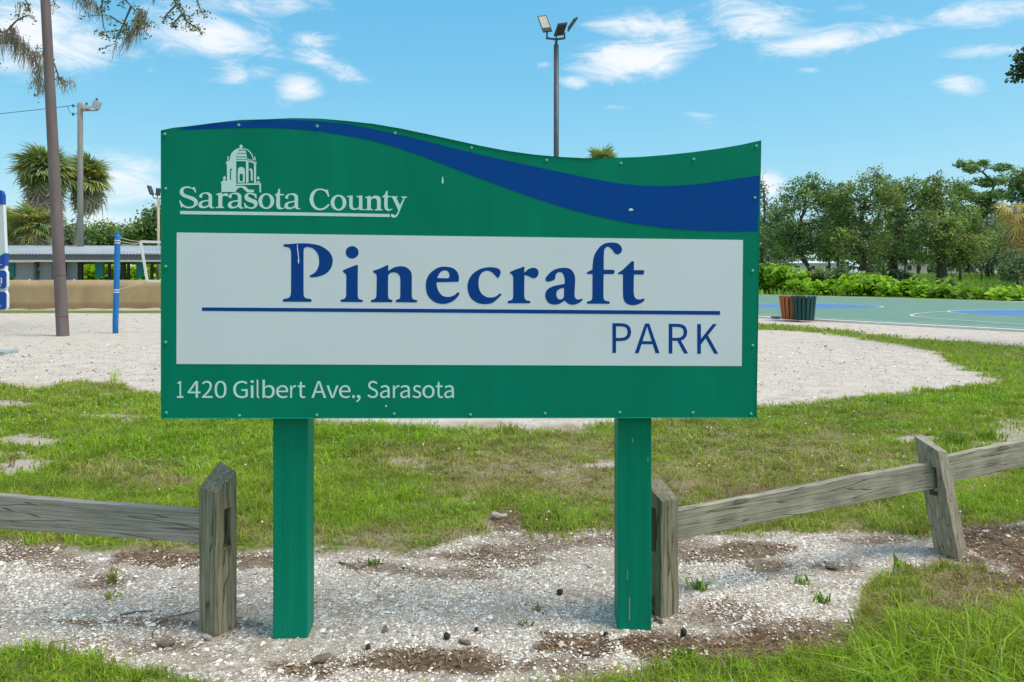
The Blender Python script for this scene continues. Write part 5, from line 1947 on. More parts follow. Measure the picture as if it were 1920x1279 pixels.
# the far wood that closes the view behind both rows of trees
rngb = np.random.default_rng(66)
bl = []
for x in np.arange(-190, 190, 5.0):
    yb_ = 205 + 12 * math.sin(x * .05)
    hh = 6.5 + 2.6 * float(fbm(np.array([x * .08]), np.array([3.3]), 3)[0]) + rngb.uniform(-.8, .8)
    bl.append(((x + rngb.uniform(-2, 2), yb_ + rngb.uniform(-4, 4), hh * .5 + gz(x, 200.)), (4.2, 3.0, hh * .55)))
P, I, K = clump_points(bl, 2600, 18, .75, rngb)
V, Fc = leaf_quads(P, .55 * rngb.uniform(.6, 1.5, len(P)), rngb)
tag(link('far_wood', mesh_np('far_wood', V, Fc, np.repeat(tint(I, K, rngb, GREYG + OAK), 4, 0)), M_LEAF), 'low far-off wood closing the view behind the trees', None, None, 'stuff')

# trees and hedge beyond the pavilion
tree('dark bushy tree beyond the pavilion, left of the volleyball post', 188, 88, [(188, 480), (186, 455)],
     [(190, 440, 36, 24), (165, 448, 30, 22), (215, 450, 26, 20), (190, 470, 50, 18), (240, 465, 30, 18)], OAK, 330, 28, .21, .28, .45, seed=20)
tree('taller dark tree beyond the pavilion, half hidden by the left edge of the sign', 292, 84, [(290, 480), (292, 445)],
     [(290, 415, 30, 26), (268, 436, 30, 22), (310, 430, 40, 36), (275, 462, 45, 20), (330, 400, 30, 30), (245, 445, 20, 12)], OAK, 380, 28, .20, .3, .44, seed=21)
tree('dark tree behind the cabbage palms at the left', 95, 80, [(95, 480), (95, 455)],
     [(80, 440, 40, 26), (120, 446, 34, 26), (40, 450, 36, 24), (150, 462, 26, 16), (0, 455, 40, 26)], GREYG, 330, 28, .21, .3, .45, seed=22)


def shrub(label, px, Y, w_px, top, palette, n=70, per=26, leaf=.17, seed=0, name='shrub', group='shrubs beyond the court', spread=.26):
    rng = np.random.default_rng(900 + seed)
    bx = (px - CX) / F * Y
    z0 = gz(bx, Y)
    by = HY - (z0 - CH) * F / Y
    h = (by - top) * Y / F
    w = w_px * Y / F
    o = thing(name, label, 'shrub', (bx, Y, z0), 0, group)
    m_ = MB()
    for q in range(9):
        limb(m_, (rng.uniform(-.3, .3) * w, rng.uniform(-.4, .4), -.1), (rng.uniform(-.8, .8) * w, rng.uniform(-.8, .8), h * rng.uniform(.5, .85)), .03, .01, rng, 4, .1, 5)
    m_.build('stem', M_BARK, o, True)
    blobs = []
    for q in range(6):
        u_ = rng.uniform(-.85, .85)
        blobs.append(((u_ * w, rng.uniform(-.5, .5), h * rng.uniform(.28, .68)), (w * .36, .75, h * rng.uniform(.25, .36))))
    P, I, K = clump_points(blobs, n, per, spread, rng, .7, .3)
    P[:, 2] = np.maximum(P[:, 2], .05)
    V, Fc = leaf_quads(P, leaf * rng.uniform(.6, 1.5, len(P)), rng, up=.9, aspect=1.6)
    link('leaves', mesh_np('leaves', V, Fc, np.repeat(tint(I, K, rng, palette, .2), 4, 0)), M_SHRUB, o)
    return o


BRIGHT = [(.27, .46, .024), (.33, .53, .035), (.20, .38, .026), (.38, .56, .06)]
MIDG = [(.19, .34, .03), (.24, .39, .04), (.15, .28, .03)]
for i_, (px, Y, w, top, pal, lab) in enumerate((
        (1437, 66, 30, 500, MIDG, 'mid green shrub hard against the right edge of the sign'),
        (1475, 64, 30, 496, BRIGHT, 'tall bright green shrub behind the litter bins, left end of the bank'),
        (1524, 62.5, 40, 528, BRIGHT, 'low bright shrub just right of the litter bins'),
        (1580, 60, 46, 517, BRIGHT, 'broad bright green shrub in the middle of the bank beyond the court'),
        (1638, 58, 46, 517, BRIGHT, 'broad large-leaved bright shrub right of the middle of the bank'),
        (1694, 56, 44, 527, BRIGHT, 'bright shrub in front of the thick-stemmed oak'),
        (1742, 54, 34, 539, BRIGHT, 'low bright shrub left of the broad forward oak trunk'),
        (1786, 52, 32, 542, MIDG, 'rounded mid green shrub right of the broad oak trunk'),
        (1832, 50, 32, 548, MIDG, 'small low shrub towards the right end of the bank'),
        (1880, 47.5, 28, 552, BRIGHT, 'low bright shrub at the right end of the bank'),
        (1925, 46, 30, 549, BRIGHT, 'bright shrub cut by the right edge of the picture'))):
    shrub(lab, px, Y, w, top, pal, 100, 22, .25, i_)
for i_, (px, Y, w, top, lab) in enumerate(((1520, 78, 40, 505, 'dull green undergrowth below the slanting oak'), (1575, 76, 34, 500, 'dull green bush between the slanting and two-stemmed oaks'),
                                           (1640, 79, 30, 512, 'dark undergrowth at the foot of the two-stemmed oak'), (1690, 80, 30, 505, 'dark undergrowth at the foot of the thick-stemmed oak'), (1760, 74, 26, 524, 'dark undergrowth round the broad forward oak trunk'), (1450, 76, 34, 480, 'dull green bush under the sparse tree by the sign'))):
    shrub(lab, px, Y, w, top, GREYG if i_ % 2 else OLIVE, 100, 24, .2, 30 + i_, 'undergrowth_bush', 'undergrowth below the trees')
LIME = [(.42, .62, .02), (.50, .68, .03), (.34, .56, .02)]
for i_, px in enumerate((-40, 30, 110, 165, 215, 265, 320)):
    shrub(['lime green bush beyond the pavilion, out past the left edge', 'lime green bush beyond the pavilion behind the left teal door', 'lime green bush beyond the pavilion behind the brown pole', 'lime green bush seen through the pavilion left of the middle door', 'lime green bush seen through the pavilion behind the volleyball post', 'lime green bush seen through the pavilion right of the volleyball post', 'lime green bush beyond the pavilion hidden by the sign'][i_],
          px, 55, 34, 486, LIME, 80, 24, .22, 50 + i_, 'hedge_bush', 'lime green bushes beyond the pavilion')


# ------------------------------------------------------------------ cabbage palms
def frond_mesh(seed, green, pet=.8, blade=1.0, leaflets=20, droop=.35):
    rng = np.random.default_rng(seed)
    V = []
    Fc = []

    def strip(pts, w):
        b = len(V)
        for p, side, ww in zip(pts, [Vector(s) for s in w[0]], w[1]):
            V.append(tuple(p + side * ww))
            V.append(tuple(p - side * ww))
        for i in range(len(pts) - 1):
            Fc.append((b + 2 * i, b + 2 * i + 1, b + 2 * i + 3, b + 2 * i + 2))
    pp = [Vector((pet * u_, 0, -.06 * u_ * u_)) for u_ in (0, .5, 1)]
    strip(pp, ([(0, 1, 0)] * 3, [.03, .02, .018]))
    o = pp[-1]
    for k in range(leaflets):
        a = math.radians(-118 + 236 * k / (leaflets - 1) + rng.uniform(-4, 4))
        ln = blade * (1 - .32 * abs(a) / 2.06) * rng.uniform(.85, 1.08)
        d = Vector((math.cos(a), math.sin(a), 0))
        s = Vector((-math.sin(a), math.cos(a), .25))
        pts = []
        for u_ in (0, .35, .7, 1):
            p = o + d * ln * u_ * (1 - .12 * u_)
            p.z += -droop * ln * u_ ** 2.2 * rng.uniform(.7, 1.3) + .08 * abs(math.sin(a)) * u_
            pts.append(p)
        strip(pts, ([s] * 4, [.014, .042, .030, .004]))
    V_ = np.array(V)
    col = np.tile(np.array(green), (len(V_), 1)) * (1 + rng.normal(size=(len(V_), 1)) * .10)
    return mesh_np('frond', V_, np.array(Fc), np.clip(col, .01, 1))


FR_G = [frond_mesh(1, (.27, .33, .10), .55, 1.0, 26), frond_mesh(2, (.34, .39, .11), .65, 1.05, 26), frond_mesh(3, (.52, .47, .15), .5, 1.0, 26), frond_mesh(4, (.20, .27, .11), .6, 1.05, 26, .5)]
FR_D = [frond_mesh(5, (.46, .39, .29), .5, 1.0, 16, .8), frond_mesh(6, (.56, .48, .36), .6, .9, 16, .9), frond_mesh(7, (.33, .28, .22), .5, 1.0, 16, .8)]
FR_Y = [frond_mesh(8, (.62, .44, .12), .8, 1.1, 18, .7), frond_mesh(9, (.52, .41, .14), .8, 1.1, 18, .7)]


def palm(label, base_px, Y, top, size=1.0, seed=0, n_g=34, n_d=22, dead=FR_D, green=FR_G, skirt=1.8, group='cabbage palms', droopy=-42, rise=84):
    rng = np.random.default_rng(70 + seed)
    bx = (base_px - CX) / F * Y
    z0 = gz(bx, Y)
    o = thing('palm_tree', label, 'palm tree', (bx, Y, z0), 0, group)
    tp_ = at(top[0], top[1], Y) - Vector((bx, Y, z0))
    m_ = MB()
    pts = [Vector((0, 0, -.3))]
    for i in range(1, 9):
        u_ = i / 8
        pts.append(Vector((tp_.x * u_ ** 1.4, 0, tp_.z * u_)))
    m_.tube(pts, [.21] + [.19 * size ** .5 if i % 2 else .175 * size ** .5 for i in range(8)], 12)
    m_.build('trunk', M_PBARK, o, True)
    for k in range(n_g):
        az = k * 2.39996 + rng.uniform(-.2, .2)
        el = math.radians(rise - (rise - droopy) * ((k + .5) / n_g) ** .9 + rng.uniform(-8, 8))
        me = green[rng.integers(0, len(green))]
        f_ = link('frond', me, M_PALM, o)
        f_.location = tp_ + Vector((0, 0, rng.uniform(-.15, .15)))
        f_.rotation_euler = Quaternion((0, 0, 1), az).to_matrix().to_4x4().to_euler()
        q = Quaternion((0, 0, 1), az) @ Quaternion((0, 1, 0), -el) @ Quaternion((1, 0, 0), rng.uniform(-.5, .5))
        f_.rotation_mode = 'QUATERNION'
        f_.rotation_quaternion = q
        s = size * rng.uniform(.85, 1.12)
        f_.scale = (s, s, s)
    for k in range(n_d):
        az = k * 2.39996 + rng.uniform(-.4, .4)
        el = math.radians(rng.uniform(-84, -34))
        f_ = link('dead_frond', dead[rng.integers(0, len(dead))], M_PALM, o)
        f_.location = tp_ + Vector((0, 0, -skirt * size * (k / n_d) * .8))
        f_.rotation_mode = 'QUATERNION'
        f_.rotation_quaternion = Quaternion((0, 0, 1), az) @ Quaternion((0, 1, 0), -el) @ Quaternion((1, 0, 0), rng.uniform(-.6, .6))
        s = size * rng.uniform(.9, 1.25)
        f_.scale = (s, s, s)
    return o


palm('shaggy cabbage palm with a brown skirt of dead fronds, behind the brown pole', 100, 54, (84, 322), 1.50, 1, 74, 120, skirt=2.2)
palm('cabbage palm with a bare leaning trunk, right of the utility pole', 133, 57, (163, 334), 1.38, 2, 66, 40, skirt=.8)
palm('low wide cabbage palm with hanging brown fronds, above the pavilion roof at the left', 55, 50, (64, 424), 1.25, 3, 40, 70, skirt=2.0)
palm('low cabbage palm half cut by the left edge behind the information sign', 15, 51, (18, 428), 1.2, 4, 36, 50, skirt=2.0)
palm('palm whose top just shows above the dip in the sign', 1130, 62, (1130, 310), 1.15, 5, 50, 6, skirt=.8, green=FR_G[:2])
palm('palm with orange-brown dying fronds at the right edge', 1918, 72, (1908, 388), 1.5, 6, 16, 46, dead=FR_Y + FR_D[:2] + FR_Y, green=FR_Y, skirt=2.6, droopy=-75, rise=35)
tree('grey-green bush-like tree at the foot of the browning palm', 1908, 69, [(1908, 515), (1906, 500)], [(1890, 500, 24, 20), (1915, 492, 26, 24), (1935, 505, 26, 22), (1872, 515, 20, 12)], GREYG, 170, 24, .15, .12, .34, seed=12)

# ------------------------------------------------------------------ live oak branches with hanging moss, top left
Yo = 19.6
M_TWIG = tex_mat('twig_bark', [(.3, (.10, .085, .07)), (.7, (.20, .175, .15))], scale=6, rough=.9)
lo_ = thing('live_oak', 'live oak reaching in at the top left with grey moss hanging from its twigs', 'tree', (-17.2, 20.4, 0))
oo = Vector((-17.2, 20.4, 0))


def AO(px, py, dy=0.0):
    return at(px, py, Yo + dy) - oo


rngo = np.random.default_rng(55)
m_ = MB()
m_.tube([(0, 0, -.3), (.1, 0, 1.5), (.2, -.1, 3.4), (.9, -.3, 5.6), (1.8, -.5, 7.4)], [.48, .40, .36, .28, .22], 12)
main = [Vector((1.8, -.5, 7.4)), AO(-90, -10), AO(60, -70), AO(190, -75), AO(300, -60), AO(360, -50)]
m_.tube(main, [.20, .16, .12, .09, .06, .035], 8)
second = [Vector((1.4, -.4, 6.8)), AO(-110, 60, .2), AO(-30, 50, .1)]
m_.tube(second, [.14, .09, .05], 8)
m_.build('trunk', M_BARK, lo_, True)
TW = [  # twig paths on the picture with a depth offset
    [(-30, 50), (10, 62), (40, 85), (62, 100), (84, 96)], [(10, 62), (30, 40), (52, 28), (70, 40)], [(62, 100), (72, 130), (78, 160), (68, 182)],
    [(84, 96), (102, 120), (112, 150), (132, 155)], [(60, -70), (120, -20), (160, 2), (182, 12), (186, 30)], [(190, -75), (196, -20), (190, 15), (194, 50), (206, 78)],
    [(190, -75), (226, -10), (246, 12), (262, 28), (266, 50)], [(246, 12), (234, 40), (222, 66), (214, 84)], [(206, 30), (230, 45), (238, 70)],
    [(300, -60), (318, -20), (330, 10), (342, 26), (356, 30)], [(330, 10), (312, 28), (306, 42)], [(360, -50), (366, -10), (374, 12), (376, 22)], [(342, 26), (352, 42), (366, 50), (378, 62)],
    [(342, 26), (324, 46), (334, 52)], [(0, -40), (40, -20), (52, 10), (58, 22)], [(262, 28), (272, 46), (270, 60)], [(120, -20), (100, 0), (104, 8)],
    [(-60, 20), (-40, 90), (-10, 120)], [(300, -60), (280, -20), (290, 0)],
]
m_ = MB()
leafP = []
for i_, tw in enumerate(TW):
    dy = rngo.uniform(-.5, .5)
    pts = [AO(px, py, dy * j / len(tw)) for j, (px, py) in enumerate(tw)]
    m_.tube(pts, [.030 - .022 * j / (len(pts) - 1) for j in range(len(pts))], 5)
    leafy = i_ in (5, 6, 7, 8, 9, 10, 11, 12, 13, 15, 18)
    for a_, b_ in zip(pts[1:], pts[2:]):
        for q in range(3):
            s_ = a_.lerp(b_, rngo.random())
            e = s_ + Vector((rngo.normal() * .16, rngo.normal() * .16, rngo.normal() * .10 - .06))
            m_.tube([s_, s_.lerp(e, .5) + Vector((0, 0, .02)), e], [.008, .006, .003], 4)
            nl = 16 if leafy else 5
            for w_ in range(nl):
                leafP.append(s_.lerp(e, rngo.uniform(.3, 1.15)) + Vector(rngo.normal(size=3) * .055))
m_.build('twigs', M_TWIG, lo_)
leafP = np.array([tuple(p) for p in leafP])
V, Fc = leaf_quads(leafP, .042 * rngo.uniform(.7, 1.4, len(leafP)), rngo, up=.2, aspect=1.9)
link('leaves', mesh_np('leaves', V, Fc, np.repeat(tint(np.arange(len(leafP)) // 14, len(leafP) // 14 + 1, rngo, [(.085, .14, .045), (.11, .16, .05), (.075, .12, .055), (.15, .18, .06)]), 4, 0)), M_LEAF, lo_)
# moss: many thin hanging strands
MOSS = [(6, 62, 52, 40), (18, 64, 46, 50), (32, 72, 50, 60), (44, 82, 44, 55), (56, 94, 38, 40), (66, 104, 42, 40), (74, 126, 40, 46), (72, 146, 32, 40), (84, 100, 30, 22), (78, 160, 26, 30),
        (112, 146, 34, 14), (124, 154, 28, 18), (132, 152, 26, 12), (150, -8, 36, 22), (164, 0, 36, 30), (178, 6, 34, 26), (186, 16, 24, 14), (36, 8, 26, 20), (50, 14, 22, 14), (-10, 70, 60, 30), (-30, 80, 60, 30), (100, 0, 18, 8),
        (268, 22, 40, 50), (262, 34, 50, 46), (258, 46, 52, 34), (250, 56, 50, 24), (240, 68, 44, 16), (224, 84, 40, 7), (272, 40, 30, 20), (26, 56, 40, 40)]
SV = []
SF = []
SC = []
kpx = Yo / F
for (px, py, ln, n) in MOSS:
    for q in range(n):
        p = AO(px + rngo.normal() * 5.0, py + rngo.normal() * 4 - 2, rngo.normal() * .14)
        L_ = ln * kpx * rngo.uniform(.25, 1.1)
        slant = -.30 + rngo.normal() * .12 if 220 <= px <= 275 else -.06 + rngo.normal() * .20
        b = len(SV)
        c_col = np.array([(.30, .255, .185), (.36, .31, .23), (.24, .21, .165), (.20, .19, .16)][rngo.integers(0, 4)]) * rngo.uniform(.8, 1.15)
        ang = rngo.uniform(0, math.pi)
        sx, sy = math.cos(ang) * .011, math.sin(ang) * .011
        ph = rngo.uniform(0, 6)
        for j, u_ in enumerate((0, .3, .65, 1)):
            w_ = 1 - .75 * u_
            x = p.x + slant * L_ * u_ + .025 * math.sin(ph + u_ * 5)
            y = p.y + .02 * math.cos(ph + u_ * 4)
            z = p.z - L_ * u_
            SV += [(x - sx * w_, y - sy * w_, z), (x + sx * w_, y + sy * w_, z)]
            SC += [c_col, c_col]
        for j in range(3):
            SF.append((b + 2 * j, b + 2 * j + 1, b + 2 * j + 3, b + 2 * j + 2))
tag(link('hanging_moss', mesh_np('hanging_moss', np.array(SV), np.array(SF), np.array(SC)), M_MOSS, lo_), kind='stuff')
P, I, K = clump_points([((.8, 0, 9.2), (3.4, 3.0, 1.5)), ((3.6, 0, 10.4), (3.2, 2.6, .9)), ((-2, 0, 8.6), (3.0, 3, 1.6)), ((6.6, .3, 9.95), (2.2, 1.6, .5))], 260, 26, .34, rngo)
P = P[(P[:, 2] + 0 > (CH + (HY + 14) / F * (P[:, 1] + oo.y))) | (P[:, 0] + oo.x < -.70 * (P[:, 1] + oo.y))]
V, Fc = leaf_quads(P, .085 * rngo.uniform(.7, 1.4, len(P)), rngo)
link('crown', mesh_np('crown', V, Fc, np.repeat(tint(np.arange(len(P)) // 20, len(P) // 20 + 1, rngo, OAK), 4, 0)), M_LEAF, lo_)

# leafy branch end at the right edge
Yr = 15.0
ro = thing('leafy_tree', 'tree off to the right whose dark leafy branch tip enters the sky at right', 'tree', (13.2, Yr, 0))
rngr = np.random.default_rng(77)
AR = lambda px, py, dy=0.0: at(px, py, Yr + dy) - Vector((13.2, Yr, 0))
m_ = MB()
m_.tube([(0, 0, -.3), (0, 0, 2), (-.1, 0, 4), (-.2, 0, 5.5)], [.20, .16, .13, .08], 9)
m_.tube([(-.1, 0, 4.0), (-1.2, 0, 5.3), AR(1945, 118), AR(1912, 128), AR(1898, 138)], [.09, .06, .03, .012, .006], 6)
m_.tube([AR(1945, 118), AR(1922, 112), AR(1906, 108)], [.02, .012, .005], 5)
m_.tube([AR(1945, 118), AR(1918, 140), AR(1902, 150)], [.02, .012, .005], 5)
m_.build('trunk', M_BARK, ro, True)
pts = []
for (px, py, n) in ((1910, 108, 40), (1918, 122, 60), (1908, 128, 36), (1900, 136, 22), (1902, 148, 20), (1914, 142, 44), (1930, 125, 80), (1925, 105, 50), (1916, 98, 24), (1950, 120, 120)):
    for q in range(n):
        pts.append(tuple(AR(px + rngr.normal() * 6, py + rngr.normal() * 5, rngr.normal() * .12)))
for q in range(2400):
    d = rngr.normal(size=3)
    d /= np.linalg.norm(d)
    pts.append(tuple(np.array([-.1, 0, 5.6]) + d * rngr.uniform(.5, 1.0) ** .5 * np.array([1.7, 1.9, 1.3])))
P = np.array(pts)
V, Fc = leaf_quads(P, .055 * rngr.uniform(.7, 1.4, len(P)), rngr, up=.2, aspect=1.9)
link('leaves', mesh_np('leaves', V, Fc, np.repeat(tint(np.arange(len(P)) // 12, len(P) // 12 + 1, rngr, [(.03, .06, .03), (.045, .08, .035), (.06, .10, .04)]), 4, 0)), M_LEAF, ro)


# ------------------------------------------------------------------ grass
def blades(X, Y, Z, h, w, lean, col, rng):
    n = len(X)
    az = rng.uniform(0, 2 * np.pi, n)
    fx = rng.uniform(0, 2 * np.pi, n)
    dx, dy = np.cos(az) * lean * h, np.sin(az) * lean * h
    sx, sy = np.cos(fx) * w * .5, np.sin(fx) * w * .5
    z0 = Z - .008
    b0 = np.stack([X - sx, Y - sy, z0], 1)
    b1 = np.stack([X + sx, Y + sy, z0], 1)
    m0 = np.stack([X - sx * .8 + dx * .32, Y - sy * .8 + dy * .32, Z + h * .58], 1)
    m1 = np.stack([X + sx * .8 + dx * .32, Y + sy * .8 + dy * .32, Z + h * .58], 1)
    t = np.stack([X + dx, Y + dy, Z + h * (1 - .28 * np.minimum(lean, 1.5))], 1)
    V = np.stack([b0, b1, m0, m1, t], 1).reshape(-1, 3)
    i = np.arange(n)[:, None] * 5
    Fc = np.concatenate([i + np.array([[0, 1, 3]]), i + np.array([[0, 3, 2]]), i + np.array([[2, 3, 4]])], 1).reshape(-1, 3)
    return V, Fc, np.repeat(col, 5, 0)


def sample(n, y0, y1, rng, pmin=-330, pmax=2250):
    Yy = np.sqrt(rng.random(n) * (y1 * y1 - y0 * y0) + y0 * y0)
    px = rng.uniform(pmin, pmax, n)
    return (px - CX) / F * Yy, Yy


def grass_colour(c, X, Y, rng):
    n = len(X)
    lush = np.array([.27, .44, .022])
    mid_ = np.array([.31, .42, .04])
    olive = np.array([.345, .35, .08])
    straw = np.array([.50, .42, .22])
    rust = np.array([.30, .19, .075])
    big = fbm(X * .9 + 60, Y * .9, 3)
    f1 = np.clip(c['lush'] + .5 * sstep(.0, .5, big), 0, 1)[:, None]
    col = mid_ * (1 - f1) + lush * f1
    d = np.clip(c['dry'] * .75 + .25 * sstep(.1, .6, -big), 0, 1)[:, None]
    col = col * (1 - d) + olive * d
    r = rng.random(n)
    st = (r < .06 + .30 * c['dry'])[:, None]
    col = np.where(st, straw * rng.uniform(.7, 1.1, (n, 1)), col)
    ru = ((r > .97 - .10 * c['dry']))[:, None]
    col = np.where(ru, rust, col)
    return np.clip(col * (1 + rng.normal(size=(n, 1)) * .18), .01, .8)


def turf(name, label, bands, seed, sel=None):
    rng = np.random.default_rng(seed)
    VV, FF, CC_ = [], [], []
    off = 0
    for (n, y0, y1, h0, h1, w, *tuft) in bands:
        if tuft:      # gathered in tufts of that many blades
            X, Yy = sample(n // tuft[0], y0, y1, rng)
            sp_ = (.012 + .003 * (y0 + y1) / 2) * rng.uniform(.5, 1.5, len(X))
            n = len(X) * tuft[0]
            X = np.repeat(X, tuft[0]) + rng.normal(size=n) * np.repeat(sp_, tuft[0])
            Yy = np.repeat(Yy, tuft[0]) + rng.normal(size=n) * np.repeat(sp_, tuft[0])
        else:
            X, Yy = sample(n, y0, y1, rng)
        c = cover(X, Yy)
        keep = rng.random(n) < c['grass']
        if sel is not None:
            keep &= sel(c, X, Yy)
        X, Yy = X[keep], Yy[keep]
        c = {k: v[keep] for k, v in c.items()}
        cl_ = fbm(X * 3.1, Yy * 3.1, 3)
        h = rng.uniform(h0, h1, len(X)) * (1 + .55 * cl_) * (1 + .25 * c['lush'] - .30 * c['dry'])
        h = h * (1 + c['tall'] * rng.uniform(.4, 2.6, len(X)))
        h = h * (1 - .40 * c['fore'] * (c['px'] < 700))
        h = np.maximum(h, .012)
        lean = np.abs(rng.normal(.8, .45, len(X))) + .25 * c['dry']
        wv = w * rng.uniform(.7, 1.4, len(X)) * (1 + .5 * c['tall'])
        gcol = grass_colour(c, X, Yy, rng) * (1 + .42 * fbm(X * 5.5 + 9, Yy * 5.5 + 4, 3))[:, None]
        V, Fc, C4 = blades(X, Yy, ground_z(X, Yy), h, wv, lean, gcol, rng)
        VV.append(V)
        FF.append(Fc + off)
        CC_.append(C4)
        off += len(V)
    o = link(name, mesh_np(name, np.concatenate(VV), np.concatenate(FF), np.concatenate(CC_)), M_GRASS)
    return tag(o, label, None, None, 'stuff')


turf('lawn_grass', 'patchy green and straw-coloured lawn behind the sign', [(130000, 4.0, 5.4, .018, .050, .0044), (140000, 5.4, 7.6, .02, .052, .0065), (90000, 7.6, 10.5, .03, .060, .010), (60000, 4.0, 5.4, .045, .090, .0046, 16), (60000, 5.4, 7.6, .045, .095, .007, 16), (30000, 7.6, 10.5, .05, .10, .010, 14)], 21, lambda c, X, Y: c['fore'] < .5)
turf('foreground_grass', 'grass at the bottom edge, longest at the lower right', [(110000, 2.25, 4.1, .018, .050, .0036), (70000, 2.25, 4.1, .045, .085, .0040, 18)], 22, lambda c, X, Y: c['fore'] > .3)
turf('verge_grass', 'strips of grass round the sand path and the court', [(60000, 10.5, 17, .04, .08, .014), (60000, 17, 30, .05, .09, .03)], 23)
# rough field grass beyond the court
rngf = np.random.default_rng(31)
Xf = rngf.uniform(18, 110, 26000)
Yf_ = 58 + rngf.random(26000) * 80
kf = (Xf / Yf_ > .26) & (Xf / Yf_ < .85)
Xf, Yf_ = Xf[kf], Yf_[kf]
nf = fbm(Xf * .12, Yf_ * .12, 3)[:, None]
colf = np.clip((np.array([.21, .32, .05]) * (1 - nf) + np.array([.32, .36, .11]) * (nf + .2)) * (1 + rngf.normal(size=(len(Xf), 1)) * .2), .01, .6)
V, Fc, C4 = blades(Xf, Yf_, ground_z(Xf, Yf_), rngf.uniform(.3, .75, len(Xf)), rngf.uniform(.05, .14, len(Xf)), np.abs(rngf.normal(.4, .3, len(Xf))), colf, rngf)
tag(link('field_grass', mesh_np('field_grass', V, Fc, C4), M_GRASS), 'rough tall grass in the field beyond the court', None, None, 'stuff')

# low broad-leaved weeds mixed through the lawn
rngw = np.random.default_rng(41)
X, Yy = sample(60000, 3.1, 9.0, rngw)
c = cover(X, Yy)
wp_ = sstep(.05, .45, fbm(X * 1.1 + 90, Yy * 1.1, 3)) * .8 + .5 * c['lush']
kp = (rngw.random(len(X)) < wp_ * c['grass'])
X, Yy = X[kp], Yy[kp]
Pw = np.stack([X, Yy, ground_z(X, Yy) + rngw.uniform(.012, .055, len(X))], 1)
V, Fc = leaf_quads(Pw, rngw.uniform(.008, .018, len(X)) * (1 + .12 * (Yy - 3)), rngw, up=1.1, aspect=1.5)
colw = np.clip(np.array([[.16, .33, .035]]) * (1 + rngw.normal(size=(len(X), 1)) * .25) + rngw.random((len(X), 1)) * np.array([[.03, .03, .02]]), .01, .5)
tag(link('lawn_weeds', mesh_np('lawn_weeds', V, Fc, np.repeat(colw, 4, 0)), M_GRASS), 'low broad-leaved weeds spread through the lawn', None, None, 'stuff')

# clover flowers
M_FLOWER = flat_mat('clover_flower', (.78, .78, .72), rough=.7)
m_ = MB()
rngc = np.random.default_rng(43)
X, Yy = sample(1500, 4.2, 10, rngc)
c = cover(X, Yy)
kp = (c['lawn'] > .6) & (rngc.random(len(X)) < .05 + .5 * sstep(.1, .5, fbm(X * 1.6 + 12, Yy * 1.6, 2)) * np.where(c['px'] > 1150, 1.2, .5))
for x, y in zip(X[kp], Yy[kp]):
    z = gz(x, y) + rngc.uniform(.045, .075)
    r = rngc.uniform(.005, .009) * (1 + .05 * (y - 4))
    m_.add([(x + r, y, z), (x, y + r, z), (x - r, y, z), (x, y - r, z), (x, y, z + r), (x, y, z - r)], [(0, 1, 4), (1, 2, 4), (2, 3, 4), (3, 0, 4), (1, 0, 5), (2, 1, 5), (3, 2, 5), (0, 3, 5)])
tag(m_.build('clover_flowers', M_FLOWER), 'tiny white clover flowers dotted over the lawn', None, None, 'stuff')

# ------------------------------------------------------------------ broken shell gravel
M_SHELL = leaf_mat('shell_chip', 0, .55, spec=.3)
rngs = np.random.default_rng(51)


def chips(n, y0, y1, r0, r1, keepf, palette, probs, zlift=.0):
    X, Yy = sample(n, y0, y1, rngs, -250, 2170)
    c = cover(X, Yy)
    k = rngs.random(n) < keepf(c, X, Yy)
    X, Yy = X[k], Yy[k]
    m = len(X)
    Z = ground_z(X, Yy) + zlift
    R = rngs.uniform(r0, r1, m) * (.6 + rngs.random(m) ** 3 * 1.1)
    a0 = rngs.uniform(0, 2 * np.pi, m)
    tx, ty = rngs.normal(size=m) * .30, rngs.normal(size=m) * .30
    asp = rngs.uniform(.5, 1.0, m)
    th = R * rngs.uniform(.25, .55, m)
    vs = []
    for q in range(5):
        a = a0 + q * 2 * np.pi / 5
        rr = R * rngs.uniform(.75, 1.15, m)
        lx, ly = np.cos(a - a0) * rr, np.sin(a - a0) * rr * asp
        x = lx * np.cos(a0) - ly * np.sin(a0)
        y = lx * np.sin(a0) + ly * np.cos(a0)
        vs.append(np.stack([X + x, Yy + y, Z + x * tx + y * ty + .0], 1))
    vs.append(np.stack([X, Yy, Z + th], 1))
    V = np.stack(vs, 1).reshape(-1, 3)
    i = np.arange(m)[:, None] * 6
    Fc = np.concatenate([i + np.array([[q, (q + 1) % 5, 5]]) for q in range(5)], 1).reshape(-1, 3)
    pal = np.array(palette)
    ci = rngs.choice(len(pal), m, p=probs)
    col = np.clip(pal[ci] * (1 + rngs.normal(size=(m, 1)) * .10), .01, .9)
    return V, Fc, np.repeat(col, 6, 0)


